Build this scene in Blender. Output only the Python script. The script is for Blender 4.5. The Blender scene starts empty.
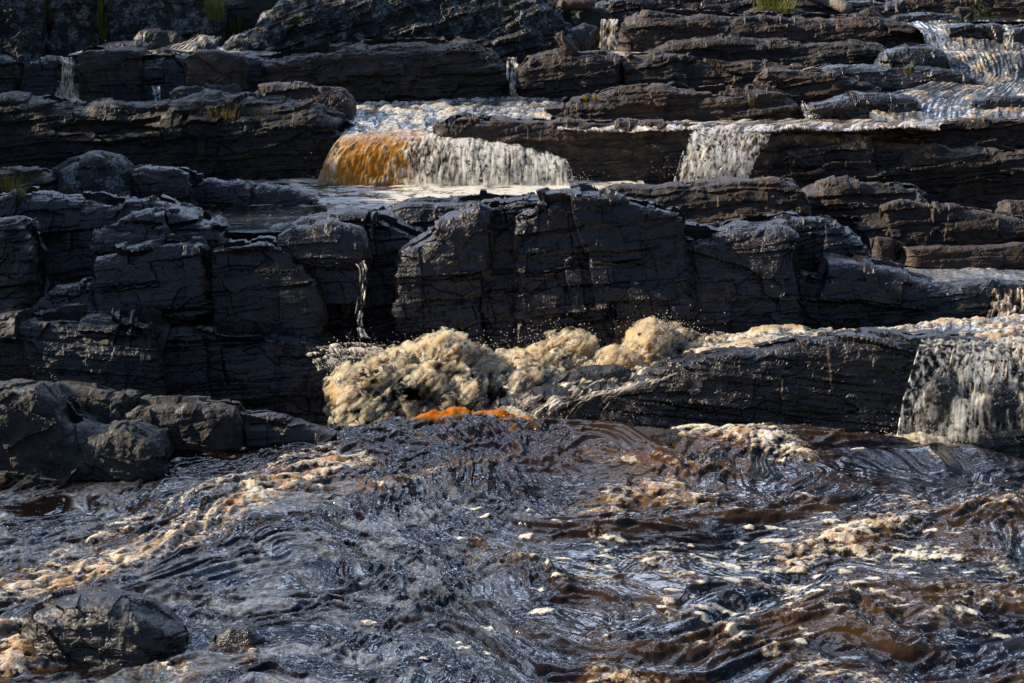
import bpy, math, random
import numpy as np
rng = np.random.default_rng(7)
random.seed(7)
R = math.radians
S = bpy.context.scene
C = S.collection

# ------------------------------------------------------------------ camera, world, sun, exposure
CAM_H, PITCH, F = 5.0, R(12.0), 1994.0
cam = bpy.data.cameras.new('camera'); camo = bpy.data.objects.new('camera', cam); C.objects.link(camo)
camo.location = (0, 0, CAM_H); camo.rotation_euler = (R(90) - PITCH, 0, 0)
cam.sensor_width = 36; cam.lens = 36 * F / 1024; cam.clip_end = 5000
S.camera = camo
SUN_AZ, SUN_EL = R(-84), R(30)            # azimuth from +Y, negative = left
W = bpy.data.worlds.new('World'); S.world = W; W.use_nodes = True
nt = W.node_tree; bg = nt.nodes['Background']
sky = nt.nodes.new('ShaderNodeTexSky'); sky.sky_type = 'NISHITA'; sky.sun_disc = False
sky.sun_elevation = SUN_EL; sky.sun_rotation = SUN_AZ; sky.ozone_density = 4.0; sky.dust_density = 0.3
# broken cloud, added unseen to give the water bright reflections
tcw = nt.nodes.new('ShaderNodeTexCoord'); cn = nt.nodes.new('ShaderNodeTexNoise'); cn.inputs['Scale'].default_value = 3.2; cn.inputs['Detail'].default_value = 7; cn.inputs['Roughness'].default_value = .55
cr = nt.nodes.new('ShaderNodeMapRange'); cr.inputs['From Min'].default_value = .51; cr.inputs['From Max'].default_value = .60
cm = nt.nodes.new('ShaderNodeMix'); cm.data_type = 'RGBA'; cm.inputs[7].default_value = (33, 40, 54, 1)
nt.links.new(tcw.outputs['Generated'], cn.inputs['Vector']); nt.links.new(cn.outputs['Fac'], cr.inputs['Value']); 
cs_ = nt.nodes.new('ShaderNodeSeparateXYZ'); cy = nt.nodes.new('ShaderNodeMapRange'); cy.inputs['From Min'].default_value = .15; cy.inputs['From Max'].default_value = .5
cmul = nt.nodes.new('ShaderNodeMath'); cmul.operation = 'MULTIPLY'          # added cloud kept upstream so the front rock faces stay dark
nt.links.new(tcw.outputs['Generated'], cs_.inputs[0]); nt.links.new(cs_.outputs['Y'], cy.inputs['Value'])
nt.links.new(cr.outputs[0], cmul.inputs[0]); nt.links.new(cy.outputs[0], cmul.inputs[1]); nt.links.new(cmul.outputs[0], cm.inputs[0])
nt.links.new(sky.outputs[0], cm.inputs[6]); nt.links.new(cm.outputs[2], bg.inputs[0]); bg.inputs[1].default_value = 0.075
sl = bpy.data.lights.new('sun', 'SUN'); sl.energy = 5.0; sl.angle = R(0.5); sl.color = (1.0, 0.86, 0.66)
so = bpy.data.objects.new('sun', sl); C.objects.link(so)
so.rotation_euler = (R(90) - SUN_EL, 0, math.pi - SUN_AZ)
S.view_settings.view_transform = 'Standard'; S.view_settings.look = 'None'
S.view_settings.exposure = 0.75; S.view_settings.gamma = 1
S.cycles.max_bounces = 8; S.cycles.diffuse_bounces = 4; S.cycles.volume_bounces = 8; S.cycles.transparent_max_bounces = 12
S.cycles.sample_clamp_direct = 8; S.cycles.caustics_reflective = False; S.cycles.caustics_refractive = False

# ------------------------------------------------------------------ pixel -> point on depth Y
cp, sp = math.cos(PITCH), math.sin(PITCH)
def P(px, py, Y):
    px = np.asarray(px, float); py = np.asarray(py, float)
    a = (px - 512) / F; b = (py - 341.5) / F
    dy = cp - b * sp; dz = -sp - b * cp
    t = Y / dy
    return np.stack([a * t, np.broadcast_to(Y, t.shape) + 0 * t, CAM_H + dz * t], -1)
def G(px, py, z=0.0):
    px = np.asarray(px, float); py = np.asarray(py, float)
    a = (px - 512) / F; b = (py - 341.5) / F
    dy = cp - b * sp; dz = -sp - b * cp
    t = (z - CAM_H) / dz
    return np.stack([a * t, dy * t, z + 0 * t], -1)
def proj(x, y, z):
    f = y * cp - (z - CAM_H) * sp; u = y * sp + (z - CAM_H) * cp
    return 512 + F * x / f, 341.5 - F * u / f

# ------------------------------------------------------------------ noise
def _h(ix, iy, iz, seed):
    h = (ix.astype(np.uint32) * np.uint32(374761393) + iy.astype(np.uint32) * np.uint32(668265263)
         + iz.astype(np.uint32) * np.uint32(2147483647 & 1274126177) + np.uint32(seed * 69069 + 12345))
    h = (h ^ (h >> np.uint32(13))) * np.uint32(1274126177)
    h = (h ^ (h >> np.uint32(16))) * np.uint32(2246822519)
    return h ^ (h >> np.uint32(15))
GR = np.array([[1,1,0],[-1,1,0],[1,-1,0],[-1,-1,0],[1,0,1],[-1,0,1],[1,0,-1],[-1,0,-1],
               [0,1,1],[0,-1,1],[0,1,-1],[0,-1,-1],[1,1,0],[-1,1,0],[0,-1,1],[0,-1,-1]], np.float32)
def perlin(p, seed=0):
    p = p.astype(np.float32); i = np.floor(p); f = p - i; i = i.astype(np.int64)
    w = f * f * f * (f * (f * 6 - 15) + 10)
    out = 0
    for dx in (0, 1):
        wx = w[..., 0] if dx else 1 - w[..., 0]
        for dy in (0, 1):
            wy = w[..., 1] if dy else 1 - w[..., 1]
            for dz in (0, 1):
                wz = w[..., 2] if dz else 1 - w[..., 2]
                g = GR[_h(i[..., 0] + dx, i[..., 1] + dy, i[..., 2] + dz, seed) & np.uint32(15)]
                out = out + wx * wy * wz * (g[..., 0] * (f[..., 0] - dx) + g[..., 1] * (f[..., 1] - dy) + g[..., 2] * (f[..., 2] - dz))
    return out
def fbm(p, o=4, seed=0, gain=.5):
    s, a, t = 0, 1, 0
    for k in range(o):
        s = s + a * perlin(p * 2.03 ** k + k * 7.3, seed + k); t += a; a *= gain
    return s / t * 1.6
def ridged(p, o=4, seed=0, gain=.5):
    s, a, t = 0, 1, 0
    for k in range(o):
        s = s + a * (1 - np.abs(perlin(p * 2.03 ** k + k * 5.1, seed + k)) * 2.2); t += a; a *= gain
    return s / t
def billow(p, o=4, seed=0, gain=.5):
    s, a, t = 0, 1, 0
    for k in range(o):
        s = s + a * np.abs(perlin(p * 2.03 ** k + k * 5.1, seed + k)) * 2; t += a; a *= gain
    return s / t
def facets(p, seed=0, tilt=1.0):
    q = p - .5; b = np.floor(q).astype(np.int64)
    d1 = np.full(p.shape[:-1], 9., np.float32); d2 = d1.copy(); val = np.zeros_like(d1)
    for dx in (0, 1):
        for dy in (0, 1):
            for dz in (0, 1):
                cx, cy, cz = b[..., 0] + dx, b[..., 1] + dy, b[..., 2] + dz
                h = _h(cx, cy, cz, seed)
                j = [((h >> np.uint32(s)) & np.uint32(255)).astype(np.float32) / 255 for s in (0, 8, 16)]
                h2 = _h(cx, cy, cz, seed + 101)
                g = [((h2 >> np.uint32(s)) & np.uint32(255)).astype(np.float32) / 255 - .5 for s in (0, 8, 16)]
                ex = p[..., 0] - (cx + .2 + .6 * j[0]); ey = p[..., 1] - (cy + .2 + .6 * j[1]); ez = p[..., 2] - (cz + .2 + .6 * j[2])
                d = ex * ex + ey * ey + ez * ez
                v = (j[0] + j[1] + j[2]) / 1.5 - 1 + tilt * 2 * (ex * g[0] + ey * g[1] + ez * g[2])
                near = d < d1
                d2 = np.where(near, d1, np.minimum(d2, d)); val = np.where(near, v, val); d1 = np.where(near, d, d1)
    return val, np.sqrt(d2) - np.sqrt(d1)
def _h01(a, b, seed):
    return (_h(a, b, np.zeros_like(a), seed) & np.uint32(65535)).astype(np.float32) / 65535
def beds(q, h, w, sd):
    """bedded rock: layers of uneven thickness, each broken by its own upright joints into flat faced blocks; value = how far a block stands out"""
    zz = q[..., 2] / h + .35 * perlin(q * np.array([.35, .35, .9]) / max(h, .2) * .3, sd); k = np.floor(zz); fz = zz - k
    j = .35 * (_h01(k.astype(np.int64), np.zeros_like(k, np.int64), sd) - .5)      # uneven thickness
    k = np.where(fz + j > 1, k + 1, np.where(fz + j < 0, k - 1, k)).astype(np.int64)
    xx = (q[..., 0] + .12 * (q[..., 2] / h - k) * h * np.sign(_h01(k, k * 0 + 7, sd) - .5)) / w + 11.3 * _h01(k, k * 0 + 3, sd); c = np.floor(xx); fx = xx - c
    jx = .5 * (_h01(c.astype(np.int64), k, sd + 1) - .5)
    c = np.where(fx + jx > 1, c + 1, np.where(fx + jx < 0, c - 1, c)).astype(np.int64)
    a = _h01(c, k, sd + 2) - .5; tx = _h01(c, k, sd + 3) - .5; tz = _h01(c, k, sd + 4) - .35
    return a * 1.3 + .9 * tx * (xx - c - .5) - .9 * tz * (zz - k - .5)
def sm(a, b, x):
    t = np.clip((x - a) / (b - a), 0, 1); return t * t * (3 - 2 * t)

# ------------------------------------------------------------------ mesh helpers
def tag(o, label=None, cat=None, group=None, kind=None):
    for k, v in (('label', label), ('category', cat), ('group', group), ('kind', kind)):
        if v: o[k] = v
    return o
def link(name, me, mat, parent=None, loc=(0, 0, 0)):
    o = bpy.data.objects.new(name, me); C.objects.link(o); o.location = loc
    if mat: me.materials.append(mat)
    if parent: o.parent = parent
    return o
def np_mesh(name, V, Q, attrs=None, smooth=True):
    me = bpy.data.meshes.new(name); V = np.ascontiguousarray(V, np.float32); Q = np.ascontiguousarray(Q, np.int32); k = Q.shape[1]
    me.vertices.add(len(V)); me.vertices.foreach_set('co', V.ravel())
    me.loops.add(Q.size); me.loops.foreach_set('vertex_index', Q.ravel())
    me.polygons.add(len(Q)); me.polygons.foreach_set('loop_start', np.arange(0, Q.size, k, dtype=np.int32))
    me.update(calc_edges=True)
    me.polygons.foreach_set('use_smooth', np.full(len(Q), smooth))
    for n, a in (attrs or {}).items():
        at = me.attributes.new(n, 'FLOAT', 'POINT'); at.data.foreach_set('value', np.ascontiguousarray(a, np.float32).ravel())
    return me
def grid_q(nu, nv):
    i = np.arange(nu - 1)[:, None] * nv + np.arange(nv - 1)[None]
    return np.stack([i, i + nv, i + nv + 1, i + 1], -1).reshape(-1, 4)
def grid_obj(name, A, mat, attrs=None, smooth=True, parent=None, center=True):
    nu, nv = A.shape[:2]
    loc = np.array([A[..., 0].mean(), A[..., 1].mean(), A[..., 2].min()]) if center else np.zeros(3)
    me = np_mesh(name, (A - loc).reshape(-1, 3), grid_q(nu, nv), attrs, smooth)
    return link(name, me, mat, parent, loc)
def normals(A):
    du = np.gradient(A, axis=0); dv = np.gradient(A, axis=1)
    n = np.cross(du, dv); return n / (np.linalg.norm(n, axis=-1, keepdims=True) + 1e-9)
class MB:
    def __init__(s): s.v = []; s.f = []
    def tube(s, pts, radii, n=8, seed=0, rough=0.0):
        b = len(s.v); pts = [np.array(p, float) for p in pts]
        r_ = np.random.default_rng(seed)
        for k, p in enumerate(pts):
            d = pts[min(k + 1, len(pts) - 1)] - pts[max(k - 1, 0)]; d /= np.linalg.norm(d) + 1e-9
            a = np.cross(d, (0.1, .2, 1) if abs(d[2]) < .9 else (1, 0, 0)); a /= np.linalg.norm(a); c = np.cross(d, a)
            for j in range(n):
                t = 2 * math.pi * j / n; rr = radii[k] * (1 + rough * r_.uniform(-1, 1))
                s.v.append(p + (a * math.cos(t) + c * math.sin(t)) * rr)
        for k in range(len(pts) - 1):
            for j in range(n):
                s.f.append((b + k * n + j, b + k * n + (j + 1) % n, b + (k + 1) * n + (j + 1) % n, b + (k + 1) * n + j))
        s.f.append(tuple(b + j for j in range(n))[::-1]); s.f.append(tuple(b + (len(pts) - 1) * n + j for j in range(n)))
    def build(s, name, mat, parent=None, loc=(0, 0, 0), smooth=True):
        me = bpy.data.meshes.new(name); L = np.array(loc, float)
        me.from_pydata([tuple(np.array(v) - L) for v in s.v], [], s.f)
        for p in me.polygons: p.use_smooth = smooth
        return link(name, me, mat, parent, loc)

# ------------------------------------------------------------------ materials
def new_mat(name):
    m = bpy.data.materials.new(name); m.use_nodes = True
    n = m.node_tree.nodes; l = m.node_tree.links
    return m, n, l, n['Principled BSDF']
def nnode(n, l, typ, ins=None, **kw):
    o = n.new(typ)
    for k, v in kw.items(): setattr(o, k, v)
    for k, v in (ins or {}).items():
        if isinstance(v, bpy.types.NodeSocket): l.new(v, o.inputs[k])
        else: o.inputs[k].default_value = v
    return o
def rock_mat(name, c1, c2, lichen=0.0, moss=0.0, r0=.35, r1=.65, stain=.5, bump=.6, ochre=0.1, strata=(1.2, 1.2, 14), spec=.5):
    m, n, l, B = new_mat(name)
    tc = n.new('ShaderNodeNewGeometry').outputs['Position']
    def noise(scale, detail=6, rough=.55, vec=tc): return nnode(n, l, 'ShaderNodeTexNoise', {'Vector': vec, 'Scale': scale, 'Detail': detail, 'Roughness': rough}).outputs['Fac']
    def ramp(x, a, b, lo=0, hi=1): return nnode(n, l, 'ShaderNodeMapRange', {'Value': x, 'From Min': a, 'From Max': b, 'To Min': lo, 'To Max': hi}).outputs[0]
    def mix(f, a, b, bt='MIX'):
        o = nnode(n, l, 'ShaderNodeMix', None, data_type='RGBA', blend_type=bt)
        for k, v in ((0, f), (6, a), (7, b)):
            if isinstance(v, bpy.types.NodeSocket): l.new(v, o.inputs[k])
            else: o.inputs[k].default_value = v if k == 0 else (*v, 1)[:4]
        return o.outputs[2]
    mp = nnode(n, l, 'ShaderNodeMapping', {'Vector': tc, 'Scale': strata, 'Rotation': (R(6), R(-5), 0)}).outputs[0]
    mv = nnode(n, l, 'ShaderNodeMapping', {'Vector': tc, 'Scale': (4, 4, .5)}).outputs[0]
    big = noise(1.1, 5); med = noise(7, 8, .65); fine = noise(38, 6, .7); band = noise(1.0, 6, .65, mp); drip = noise(1.6, 5, .6, mv)
    col = mix(ramp(big, .38, .62), c1, c2)
    col = mix(ramp(band, .35, .65, 0, .6), col, tuple(.55 * x for x in c2))
    col = mix(ramp(med, .34, .66, 0, 1), mix(1.0, col, (.4, .4, .43), 'MULTIPLY'), mix(1.0, col, (1.7, 1.62, 1.52), 'MULTIPLY'))
    col = mix(ramp(fine, .36, .64, 0, 1), mix(1.0, col, (.6, .6, .6), 'MULTIPLY'), mix(1.0, col, (1.35, 1.35, 1.33), 'MULTIPLY'))
    if ochre: col = mix(ramp(noise(2.3, 6, .6, mp), .6, .72, 0, ochre), col, (.16, .075, .02))
    if stain: col = mix(ramp(drip, .5, .66, 0, stain), col, (.008, .008, .009))
    if lichen:
        lf = ramp(noise(5.5, 10, .75), .60 - .12 * lichen, .64 - .10 * lichen)
        col = mix(nnode(n, l, 'ShaderNodeMath', {0: lf, 1: ramp(fine, .42, .55)}, operation='MULTIPLY').outputs[0], col, (.26, .28, .29))
    if moss:
        mf = ramp(noise(2.6, 8, .7), .60 - .16 * moss, .66 - .14 * moss)
        col = mix(nnode(n, l, 'ShaderNodeMath', {0: mf, 1: ramp(fine, .35, .5)}, operation='MULTIPLY').outputs[0], col, (.055, .048, .012))
    l.new(col, B.inputs['Base Color'])
    l.new(ramp(nnode(n, l, 'ShaderNodeMath', {0: drip, 1: med}, operation='MULTIPLY').outputs[0], .15, .4, r1, r0), B.inputs['Roughness'])
    B.inputs['Specular IOR Level'].default_value = spec
    b1 = nnode(n, l, 'ShaderNodeBump', {'Strength': bump * .6, 'Distance': .05, 'Height': band})
    b2 = nnode(n, l, 'ShaderNodeBump', {'Strength': bump, 'Distance': .04, 'Height': med, 'Normal': b1.outputs[0]})
    b3 = nnode(n, l, 'ShaderNodeBump', {'Strength': bump, 'Distance': .012, 'Height': fine, 'Normal': b2.outputs[0]})
    l.new(b3.outputs[0], B.inputs['Normal'])
    return m
M = {}
M['slate'] = rock_mat('wet slate rock', (.020, .0175, .0235), (.034, .0255, .028), r0=.10, r1=.36, stain=.4, spec=.6)
M['brownslate'] = rock_mat('brown slate rock', (.044, .030, .023), (.025, .022, .024), r0=.2, r1=.5, stain=.4, spec=.6)
M['brown'] = rock_mat('dry brown rock', (.078, .045, .027), (.036, .025, .019), r0=.4, r1=.7, stain=.6, ochre=.3)
M['dark'] = rock_mat('dark wet rock', (.016, .0145, .015), (.028, .021, .018), r0=.1, r1=.36, stain=.6, ochre=.5, spec=.75)
M['lichen'] = rock_mat('lichened grey rock', (.032, .029, .029), (.022, .021, .022), lichen=.8, moss=.2, r0=.5, r1=.8, stain=.5)
M['moss'] = rock_mat('mossy brown rock', (.042, .029, .020), (.026, .021, .017), moss=.3, r0=.45, r1=.75, stain=.6)
M['grey'] = rock_mat('dry grey brown rock', (.058, .046, .035), (.034, .030, .027), lichen=.1, r0=.45, r1=.75, stain=.45)

def water_mat(name, deep, amber, gold=(.26, .125, .02), alpha=False, scale=1.0, rough=.035, foamcol=(.90, .83, .70), bumpd=.02):
    m, n, l, B = new_mat(name)
    out = n['Material Output']; tc = n.new('ShaderNodeNewGeometry').outputs['Position']
    def att(a): return nnode(n, l, 'ShaderNodeAttribute', None, attribute_name=a).outputs['Fac']
    def math_(op, a, b): return nnode(n, l, 'ShaderNodeMath', {0: a, 1: b}, operation=op).outputs[0]
    def ramp(x, a, b, lo=0, hi=1): return nnode(n, l, 'ShaderNodeMapRange', {'Value': x, 'From Min': a, 'From Max': b, 'To Min': lo, 'To Max': hi}).outputs[0]
    foam, amb, aer_sheen = att('foam'), att('amber'), att('aer_sheen')
    nvec = tc
    if alpha: nvec = nnode(n, l, 'ShaderNodeCombineXYZ', {0: math_('MULTIPLY', att('su'), 2.8), 1: math_('MULTIPLY', att('sv'), .6), 2: 0.0}).outputs[0]
    nf = nnode(n, l, 'ShaderNodeTexNoise', {'Vector': nvec, 'Scale': (15 if alpha else 24) * scale, 'Detail': 10, 'Roughness': .75}).outputs['Fac']
    vo = nnode(n, l, 'ShaderNodeTexVoronoi', {'Vector': tc, 'Scale': 60 * scale}).outputs['Distance']
    amt = nnode(n, l, 'ShaderNodeMath', {0: math_('MULTIPLY', foam, 3.0), 1: 1.0}, operation='MINIMUM').outputs[0]
    mask = ramp(math_('ADD', foam, math_('MULTIPLY', math_('MULTIPLY', math_('SUBTRACT', nf, .5), 2.4), amt)), .40, .76)
    aer_sheen = math_('MULTIPLY', aer_sheen, ramp(nf, .38, .62, .25, 1.5))
    def mix(f, a, b):
        o = nnode(n, l, 'ShaderNodeMix', None, data_type='RGBA')
        for k, v in ((0, f), (6, a), (7, b)):
            if isinstance(v, bpy.types.NodeSocket): l.new(v, o.inputs[k])
            else: o.inputs[k].default_value = v if k == 0 else (*v, 1)
        return o.outputs[2]
    wc = mix(aer_sheen, deep, (.40, .435, .49)); wc = mix(ramp(amb, 0, .5), wc, gold); wc = mix(ramp(amb, .5, .95), wc, amber)  # bluish tone serves both aerated water and painted sky sheen
    l.new(wc, B.inputs['Base Color']); B.inputs['IOR'].default_value = 1.33
    l.new(ramp(aer_sheen, 0, 1, rough, .2), B.inputs['Roughness'])
    hb = nnode(n, l, 'ShaderNodeTexNoise', {'Vector': tc, 'Scale': 11 * scale, 'Detail': 3, 'Roughness': .5, 'Distortion': .8}).outputs['Fac']
    bp = nnode(n, l, 'ShaderNodeBump', {'Strength': .3, 'Distance': bumpd, 'Height': hb}); l.new(bp.outputs[0], B.inputs['Normal'])
    tl = nnode(n, l, 'ShaderNodeBsdfTranslucent', {'Color': wc})
    body = nnode(n, l, 'ShaderNodeMixShader', {0: math_('MULTIPLY', amb, .6), 1: B.outputs[0], 2: tl.outputs[0]})
    hb2 = math_('ADD', nf, math_('MULTIPLY', vo, -.8))
    fb = nnode(n, l, 'ShaderNodeBump', {'Strength': .32, 'Distance': .02, 'Height': hb2})
    fc = mix(nnode(n, l, 'ShaderNodeMath', {0: math_('MULTIPLY', amb, 1.0 if alpha else 2.4), 1: .9}, operation='MINIMUM').outputs[0], foamcol, (.50, .27, .05))
    fd = nnode(n, l, 'ShaderNodeBsdfPrincipled', {'Base Color': fc, 'Roughness': .5, 'Normal': fb.outputs[0], 'Subsurface Weight': 0.0 if alpha else .6, 'Subsurface Radius': (.04, .028, .016), 'Subsurface Scale': 1.0})
    ft = nnode(n, l, 'ShaderNodeBsdfTranslucent', {'Color': fc, 'Normal': fb.outputs[0]})
    fo = nnode(n, l, 'ShaderNodeMixShader', {0: .3, 1: fd.outputs[0], 2: ft.outputs[0]})
    tot = nnode(n, l, 'ShaderNodeMixShader', {0: mask, 1: body.outputs[0], 2: fo.outputs[0]})
    if alpha:
        al = ramp(math_('ADD', att('cover'), math_('MULTIPLY', math_('SUBTRACT', nf, .5), 2.2)), .34, .84)
        tr = n.new('ShaderNodeBsdfTransparent')
        tot = nnode(n, l, 'ShaderNodeMixShader', {0: al, 1: tr.outputs[0], 2: tot.outputs[0]})
    l.new(tot.outputs[0], out.inputs['Surface'])
    return m
M['river'] = water_mat('peaty river water', (.006, .0032, .003), (.85, .27, .012))
M['pool'] = water_mat('dark pool water', (.012, .007, .005), (.35, .15, .02))
M['fall'] = water_mat('falling water', (.05, .028, .012), (.62, .27, .02), (.40, .19, .025), alpha=True, scale=1.0)

def mist_mat(name, rot, scl, size, lo, hi, dens, col):
    m = bpy.data.materials.new(name); m.use_nodes = True; n = m.node_tree.nodes; l = m.node_tree.links
    n.remove(n['Principled BSDF']); g = n.new('ShaderNodeNewGeometry').outputs['Position']
    mp = nnode(n, l, 'ShaderNodeMapping', {'Vector': g, 'Rotation': (0, R(rot), 0), 'Scale': tuple(1 / c for c in scl)}, vector_type='TEXTURE').outputs[0]
    no = nnode(n, l, 'ShaderNodeTexNoise', {'Vector': mp, 'Scale': size, 'Detail': 5, 'Roughness': .6}).outputs['Fac']
    d = nnode(n, l, 'ShaderNodeMapRange', {'Value': no, 'From Min': lo, 'From Max': hi, 'To Min': 0, 'To Max': dens}).outputs[0]
    v = nnode(n, l, 'ShaderNodeVolumePrincipled', {'Color': (*col, 1), 'Density': d, 'Anisotropy': .25}); l.new(v.outputs[0], n['Material Output'].inputs['Volume'])
    return m
MIST = mist_mat('spray mist', 48, (1.9, 1, .5), 8, .49, .68, 50, (.97, .885, .69))
VEIL = mist_mat('falling spray', 0, (1, 1, .13), 20, .50, .70, 46, (.94, .95, .94))

# ------------------------------------------------------------------ rock builder
def interp(pts, x):
    p = np.array(pts, float); return np.interp(x, p[:, 0], p[:, 1])
STY = {
 'slab':    dict(bed=[(.18, .62, 1.1), (.06, .23, .6), (.007, .085, .4)], f1=(.05, (1.1, .9, .7)), f2=(.022, (.45, .4, .2)), f3=(.009, (.17, .15, .06)), fb=.02, strata=.011, crack=0),
 'block':   dict(bed=[(.05, .4, .9), (.018, .14, .5)], f1=(.06, (.9, .8, .6)), f2=(.02, (.3, .3, .18)), f3=(.008, (.12, .12, .07)), fb=.025, strata=.015, crack=.0),
 'ledge':   dict(bed=[(.06, .33, 1.5), (.03, .13, .7)], f1=(.05, (1.4, .9, .35)), f2=(.024, (.5, .4, .14)), f3=(.009, (.16, .16, .06)), fb=.04, strata=.03, crack=0),
 'boulder': dict(f1=(.05, (.8, .8, .6)), f2=(.018, (.3, .3, .2)), f3=(.007, (.12, .12, .09)), fb=.045, strata=.01, crack=0),
}
seedc = [11]
def rock_geo(top, bot, Y, depth, rd=.25, re=.25, rise=None, lean=.1, style='ledge', amp=1.0, tilt=4, dens=1.0, sub=.15, disp=None, Yend=None):
    seedc[0] += 13; sd = seedc[0]
    x0, x1 = top[0][0], top[-1][0]
    nx = max(24, int((x1 - x0) / 1.15 * dens))
    u = np.linspace(0, 1, nx); px = x0 + (x1 - x0) * u
    if bot is None or np.isscalar(bot): bot = [(x0, bot), (x1, bot)]
    Yc = Y + (0 * u if Yend is None else (Yend - Y) * u)
    pt = P(px, interp(top, px), Yc); pb = P(px, interp(bot, px), Yc)
    if rise is None: rise = -.7 * (CAM_H - float(pt[:, 2].mean())) / Y
    X = pt[:, 0]; zt = pt[:, 2]; zb = pb[:, 2] - sub
    # irregular top line
    ir = fbm(np.stack([X * 2.2, X * 0 + sd, X * 0], -1), 4, sd) * .05 * amp; zt = zt + ir
    Hm = float(np.mean(zt - zb)); L = X[-1] - X[0]; re = min(re, L * .45); rd = min(rd, depth * .45)
    t = np.linspace(0, math.pi / 2, 24)
    e = 2 / 3.2
    d = rd * (1 - np.cos(t) ** e); h = np.sin(t) ** e
    d2 = np.linspace(rd, depth - rd, 12)[1:]; h2 = np.ones(11)
    d3 = depth - d[::-1][1:]; h3 = h[::-1][1:]
    dd = np.concatenate([d, d2, d3]); hh = np.concatenate([h, h2, h3])
    seg = np.hypot(np.diff(dd) * .55, np.diff(hh) * Hm); seg[24 + 11:] *= .12
    s = np.concatenate([[0], np.cumsum(seg)])
    facepx = Hm * F / Y
    nv = int(np.clip((facepx + depth * .5 * F / Y) / 1.25 * dens, 24, 300))
    ss = np.linspace(0, s[-1], nv); dd = np.interp(ss, s, dd); hh = np.interp(ss, s, hh)
    sx = np.minimum(X - X[0], X[-1] - X) / re
    ec = np.sqrt(np.clip(1 - (1 - np.clip(sx, 0, 1)) ** 2, 0, 1))
    ysh = (1 - ec) * min(re, depth * .48)
    H = (zt - zb)[:, None]
    y = Yc[:, None] + lean * (hh[None] * H) * (dd[None] < depth * .6) + np.clip(dd[None], ysh[:, None], (depth - ysh)[:, None])
    z = zb[:, None] + H * hh[None] + rise * np.clip(dd[None] - rd, 0, None) * (hh[None] > .97)
    # wrap toward the back keeps apparent x
    x = X[:, None] * np.ones_like(y)
    A = np.stack([x, y, z], -1)
    # end caps
    for k, c in ((0, 0), (-1, -1)):
        cap = A[c:c + 1 or None].copy() if c == 0 else A[-1:].copy()
        cap[..., 1] = cap[..., 1].mean(); cap[..., 2] = np.minimum(cap[..., 2], cap[..., 2].mean())
        A = np.concatenate([cap, A], 0) if c == 0 else np.concatenate([A, cap], 0)
    N = normals(A)
    D = disp(A, sd) if disp else rock_disp(A, sd, STY[style], amp, tilt)
    if disp is None: N = N + np.array([0, 0, .0])
    A = A + N * D[..., None]
    return A
def rock_disp(A, sd, st, amp, tilt):
    t = R(tilt); q = A.copy()
    q[..., 2] = A[..., 2] * math.cos(t) - A[..., 0] * math.sin(t); q[..., 0] = A[..., 0] * math.cos(t) + A[..., 2] * math.sin(t)
    w = np.stack([perlin(q * 2.1, sd), perlin(q * 2.1 + 9, sd + 1), perlin(q * 2.1 + 17, sd + 2)], -1)
    D = 0
    if 'bed' in st:
        for k, (a, h, wd) in enumerate(st['bed']):
            D = D + a * beds(q + w * np.array([.10, .10, .05]) * min(1, h * 3), h, wd, sd + 50 + k)
    for k, key in enumerate(('f1', 'f2', 'f3')):
        a, s = st[key]
        v, e = facets((q + w * (.12, .06, .03)[k]) / np.array(s) + sd * .37, sd + k)
        D = D + a * v
        if k < 2 and st['crack']: D = D - st['crack'] * (1, .35)[k] * np.exp(-(e / (.05, .07)[k]) ** 2)
    lay = q[..., 2] / .11 + 1.2 * perlin(q * np.array([.6, .6, 1.5]), sd + 5)
    li = np.floor(lay); lf = sm(.75, 1.0, lay - li)
    lv = lambda i: perlin(np.stack([q[..., 0] * .9, q[..., 1] * .9, i * 3.7 + .5], -1), sd + 8)
    lay2 = q[..., 2] / .034 + 1.5 * perlin(q * np.array([1.1, 1.1, 3]), sd + 6); l2 = np.floor(lay2); f2 = sm(.7, 1.0, lay2 - l2)
    lw = lambda i: perlin(np.stack([q[..., 0] * 2.2, q[..., 1] * 2.2, i * 3.7 + .5], -1), sd + 18)
    D = D + st['strata'] * .55 * (lw(l2) * (1 - f2) + lw(l2 + 1) * f2)
    D = D + st['strata'] * 1.6 * (lv(li) * (1 - lf) + lv(li + 1) * lf)
    D = D + st['fb'] * fbm(q * 1.7, 3, sd + 21) + st['fb'] * .35 * fbm(q * np.array([7, 7, 11]), 4, sd + 31)
    return D * amp
def rock(label, Y, top, bot, mat='brown', depth=1.5, name='rock_ledge', cat='rock ledge', group=None, **k):
    A = rock_geo(top, bot, Y, depth, **k)
    o = grid_obj(name, A, M[mat], smooth=False); tag(o, label, cat, group); return o
def boulder(label, Y, top, bot, mat='brown', depth=.6, **k):
    k.setdefault('style', 'boulder'); k.setdefault('rd', .3); k.setdefault('re', .35)
    return rock(label, Y, top, bot, mat, depth, name='boulder', cat='boulder', **k)

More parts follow.
